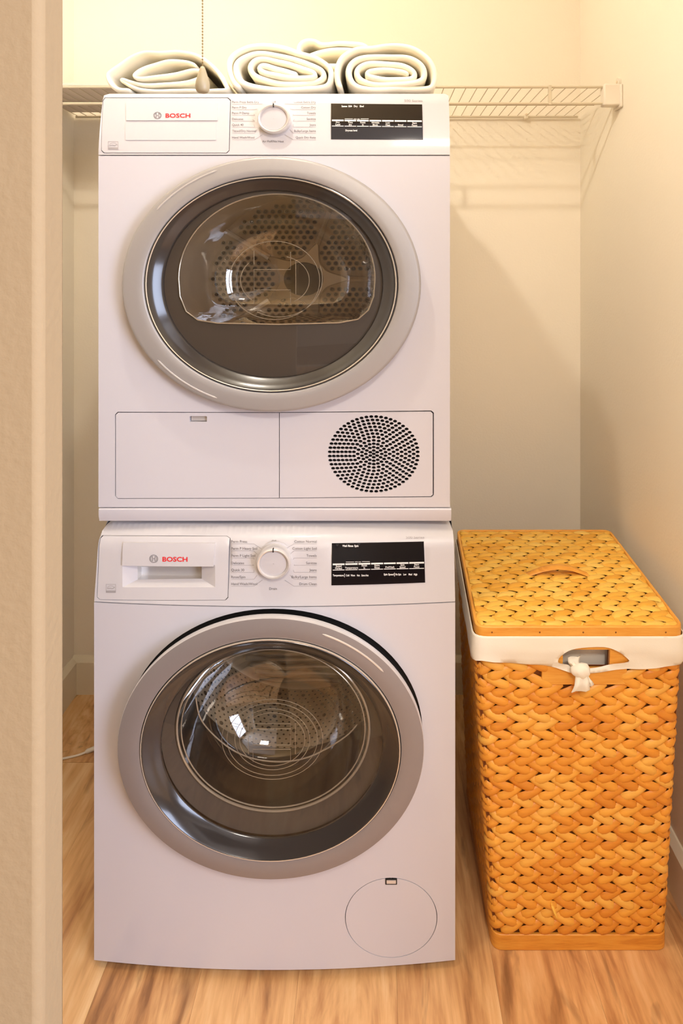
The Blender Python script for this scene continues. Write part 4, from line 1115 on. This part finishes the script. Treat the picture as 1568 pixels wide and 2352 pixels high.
# lid
zl = P(0, 1440, 1.0996).z
LT = [Vector((P(1091, 1440, 1.0996).x, 1.0996)), Vector((P(1572, 1440, 1.0996).x, 1.0996)), Vector((P(1400, 1216, 1.5095).x, 1.5095)), Vector((P(1048, 1216, 1.5095).x, 1.5095))]
LI = offset_c(LT, -0.006)
lp = band_loop(offset_c(LI, 0.001), 0.016); n = len(lp)
mb = MB(); mb.add([(p.x, p.y, zl - 0.010) for p in lp] + [(p.x, p.y, zl - 0.005) for p in lp], [tuple(range(n))[::-1], tuple(range(n, 2 * n))] + [(i, (i + 1) % n, n + (i + 1) % n, n + i) for i in range(n)])
lid = mb.build('lid', M['cane_back'], hamper, angle=30); lid['label'] = 'flat woven cane lid with a curved handle'
band('lid_rim', LI, zl - 0.0205, zl, 0.006, 0.016, M['cane_rim'], lid)
AL = math.radians(31)
vA2, fA2 = strip_mesh('a', -AL, None, 0.049, 0.0205, 0.0032, 0.0028)
vB2, fB2 = strip_mesh('b', PI + AL, None, 0.049, 0.0205, 0.0032, 0.0028)
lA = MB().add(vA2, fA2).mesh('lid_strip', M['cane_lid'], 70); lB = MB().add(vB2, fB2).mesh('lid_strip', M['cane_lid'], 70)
cols, rows = 10, 12
def lid_x(k, y):                      # left (k=0) or right (k=1) border of the lid at depth y
    a, b = (LI[0], LI[3]) if k == 0 else (LI[1], LI[2]); t = (y - a.y) / (b.y - a.y); return a.x + (b.x - a.x) * t
for j in range(rows):
    for i in range(-1, cols + 1):
        for dx, dz, typ in ((0.0, 0.25, 'B'), (0.62, 0.75, 'A')):
            u = (i + 0.2 + dx + (0.30 * (rows - j)) % 1.0) / cols; w = (j + dz) / rows
            if u < -0.03 or u > 1.03: continue
            p = LI[0].lerp(LI[1], u).lerp(LI[3].lerp(LI[2], u), w)
            dome = 0.0030 * math.sin(PI * max(0, min(1, u))) * math.sin(PI * w)
            z_ = zl - 0.0025 + dome + random.uniform(-0.0004, 0.0004); rz = random.uniform(-0.05, 0.05)
            if 0.08 < u < 0.92 and 0.04 < w < 0.96:
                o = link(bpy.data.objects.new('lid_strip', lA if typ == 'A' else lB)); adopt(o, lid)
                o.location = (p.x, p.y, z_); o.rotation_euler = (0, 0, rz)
            else:                      # strips cut off at the rim
                src, fc = (vA2, fA2) if typ == 'A' else (vB2, fB2); vv = []
                for x, y, n_ in src:
                    yy = min(max(p.y + y, LI[0].y + 0.001), LI[2].y - 0.001)
                    vv.append((min(max(p.x + x, lid_x(0, yy) + 0.001), lid_x(1, yy) - 0.001), yy, z_ + n_))
                MB().add(vv, fc).build('lid_strip', M['cane_lid'], lid, angle=70)
# edge splints that close the border of the weave
mb = MB(); li2 = offset_c(LI, -0.012)
for k in range(4):
    a, b, c, d = LI[k], LI[(k + 1) % 4], li2[(k + 1) % 4], li2[k]
    mb.add([(a.x, a.y, zl - 0.0035), (b.x, b.y, zl - 0.0035), (c.x, c.y, zl - 0.0025), (d.x, d.y, zl - 0.0025)], [(0, 1, 2, 3)])
mb.build('border_splint', M['cane_lid'], lid, angle=None)
hp = [P(1209, 1320, 1.287), P(1238, 1309, 1.287), P(1262, 1303, 1.287), P(1285, 1301.5, 1.287), P(1310, 1305, 1.287), P(1330, 1312, 1.287), P(1350, 1320, 1.287)]
sp = spline(hp, 8); v = []; f = []
for i, q in enumerate(sp):
    t = i / (len(sp) - 1); w = 0.0085 + 0.003 * math.sin(PI * t)
    tn = (sp[min(i + 1, len(sp) - 1)] - sp[max(i - 1, 0)]).normalized(); nn = Vector((-tn.z, 0, tn.x))
    for (dy, dn) in ((-w, -0.001), (-w * 0.6, 0.0022), (w * 0.6, 0.0022), (w, -0.001), (w * 0.6, -0.0022), (-w * 0.6, -0.0022)): v.append(q + Vector((0, dy, 0)) + nn * dn)
m6 = 6
for i in range(len(sp) - 1):
    for c in range(m6): f.append((i * m6 + c, i * m6 + (c + 1) % m6, (i + 1) * m6 + (c + 1) % m6, (i + 1) * m6 + c))
f.append(tuple(range(m6))); f.append(tuple((len(sp) - 1) * m6 + c for c in range(m6))[::-1])
MB().add(v, f).build('lid_handle', M['cane_rim'], lid, angle=50)
for px in (1130, 1240, 1340, 1415, 1530):
    q = P(px, 1452, 1.097); mb = MB(); mb.lathe([(0.0016, LI[0].y - 0.0064), (0.0003, LI[0].y - 0.0070)], q.x, zl - 0.010, 1, 8); mb.build('nail', M['cane_back'], lid)

# ================================================================== SMALL THINGS
# pull-chain lamp on the closet ceiling
bx, by, bz = BULB_POS
lamp = thing('pull_chain_lamp', 'beaded chain with a cream teardrop pull hanging in front of the dryer', 'lamp', (bx, by, ZC))
MB().lathe_z([(0, ZC), (0.055, ZC), (0.055, ZC - 0.012), (0.04, ZC - 0.03), (0.028, ZC - 0.055), (0.024, ZC - 0.060), (0.0, ZC - 0.060)], bx, by, 32).build('lamp_holder', M['porcelain'], lamp)
em = bpy.data.materials.new('lit_bulb'); em.use_nodes = True
b = em.node_tree.nodes['Principled BSDF']; b.inputs['Base Color'].default_value = (1, 1, 1, 1); b.inputs['Emission Color'].default_value = (1.0, 0.925, 0.82, 1); b.inputs['Emission Strength'].default_value = BULB_STRENGTH
zc0 = ZC - 0.060
bulb_c = bz; RB = 0.020
MB().lathe_z([(0.012, zc0 + 0.002), (0.0125, bulb_c + 0.040), (0.018, bulb_c + 0.024)], bx, by, 20).build('bulb_neck', M['porcelain'], lamp, angle=80)
MB().lathe_z([(RB * math.cos(math.radians(a)), bulb_c + RB * math.sin(math.radians(a))) for a in (52, 35, 15, -5, -25, -45, -65, -89)], bx, by, 18).build('bulb', em, lamp, angle=80)
ch = P(465, 0, by); kx_ = ch.x
kt, kb = P(465, 152, by).z, P(465, 213, by).z
cm = MB(); z = ZC - 0.05
ico = bmesh.new(); bmesh.ops.create_icosphere(ico, subdivisions=1, radius=0.00125); iv = [tuple(v.co) for v in ico.verts]; ifc = [tuple(q.index for q in fc.verts) for fc in ico.faces]; ico.free()
while z > kt - 0.003:
    cm.add([(kx_ + a, by - 0.03 + b_ + 0.03, z + c) for a, b_, c in iv], ifc); z -= 0.0042
cm.tube([(kx_, by, ZC - 0.05), (kx_, by, kt)], 0.00035, 4)
cm.tube([(bx + 0.0, by, ZC - 0.05), (kx_, by, ZC - 0.05)], 0.003, 6)
o = cm.build('bead_chain', M['chain'], lamp, angle=80); o['kind'] = 'stuff'
hh = kt - kb
MB().lathe_z([(0.0003, kt), (0.0026, kt - 0.001), (0.0040, kt - hh * 0.12), (0.0066, kt - hh * 0.35), (0.0092, kt - hh * 0.62), (0.0097, kt - hh * 0.76), (0.0090, kt - hh * 0.90), (0.0072, kt - hh * 0.975), (0.0055, kb), (0.0003, kb)], kx_, by, 28).build('pull_knob', M['pull'], lamp, angle=60)

# white cable on the floor left of the washer
cab = thing('white_cable', 'thin white cable with a thicker plug end lying on the floor left of the washer', 'cable', (-0.78, 1.58, 0))
c0 = (-0.90, 1.545, 0.004)
pts = spline([(-0.915, 1.548, 0.003), (-0.85, 1.560, 0.003), (-0.80, 1.574, 0.003), (-0.775, 1.585, 0.005)], 8)
MB().tube(pts, 0.0026, 8).build('cord', M['cord'], cab)
MB().tube(spline([(-0.779, 1.583, 0.006), (-0.770, 1.588, 0.006), (-0.745, 1.600, 0.008), (-0.700, 1.618, 0.008)], 6), [0.0028] + [0.0034, 0.0042, 0.005] + [0.0055] * 15, 10).build('plug_sleeve', M['cord'], cab)
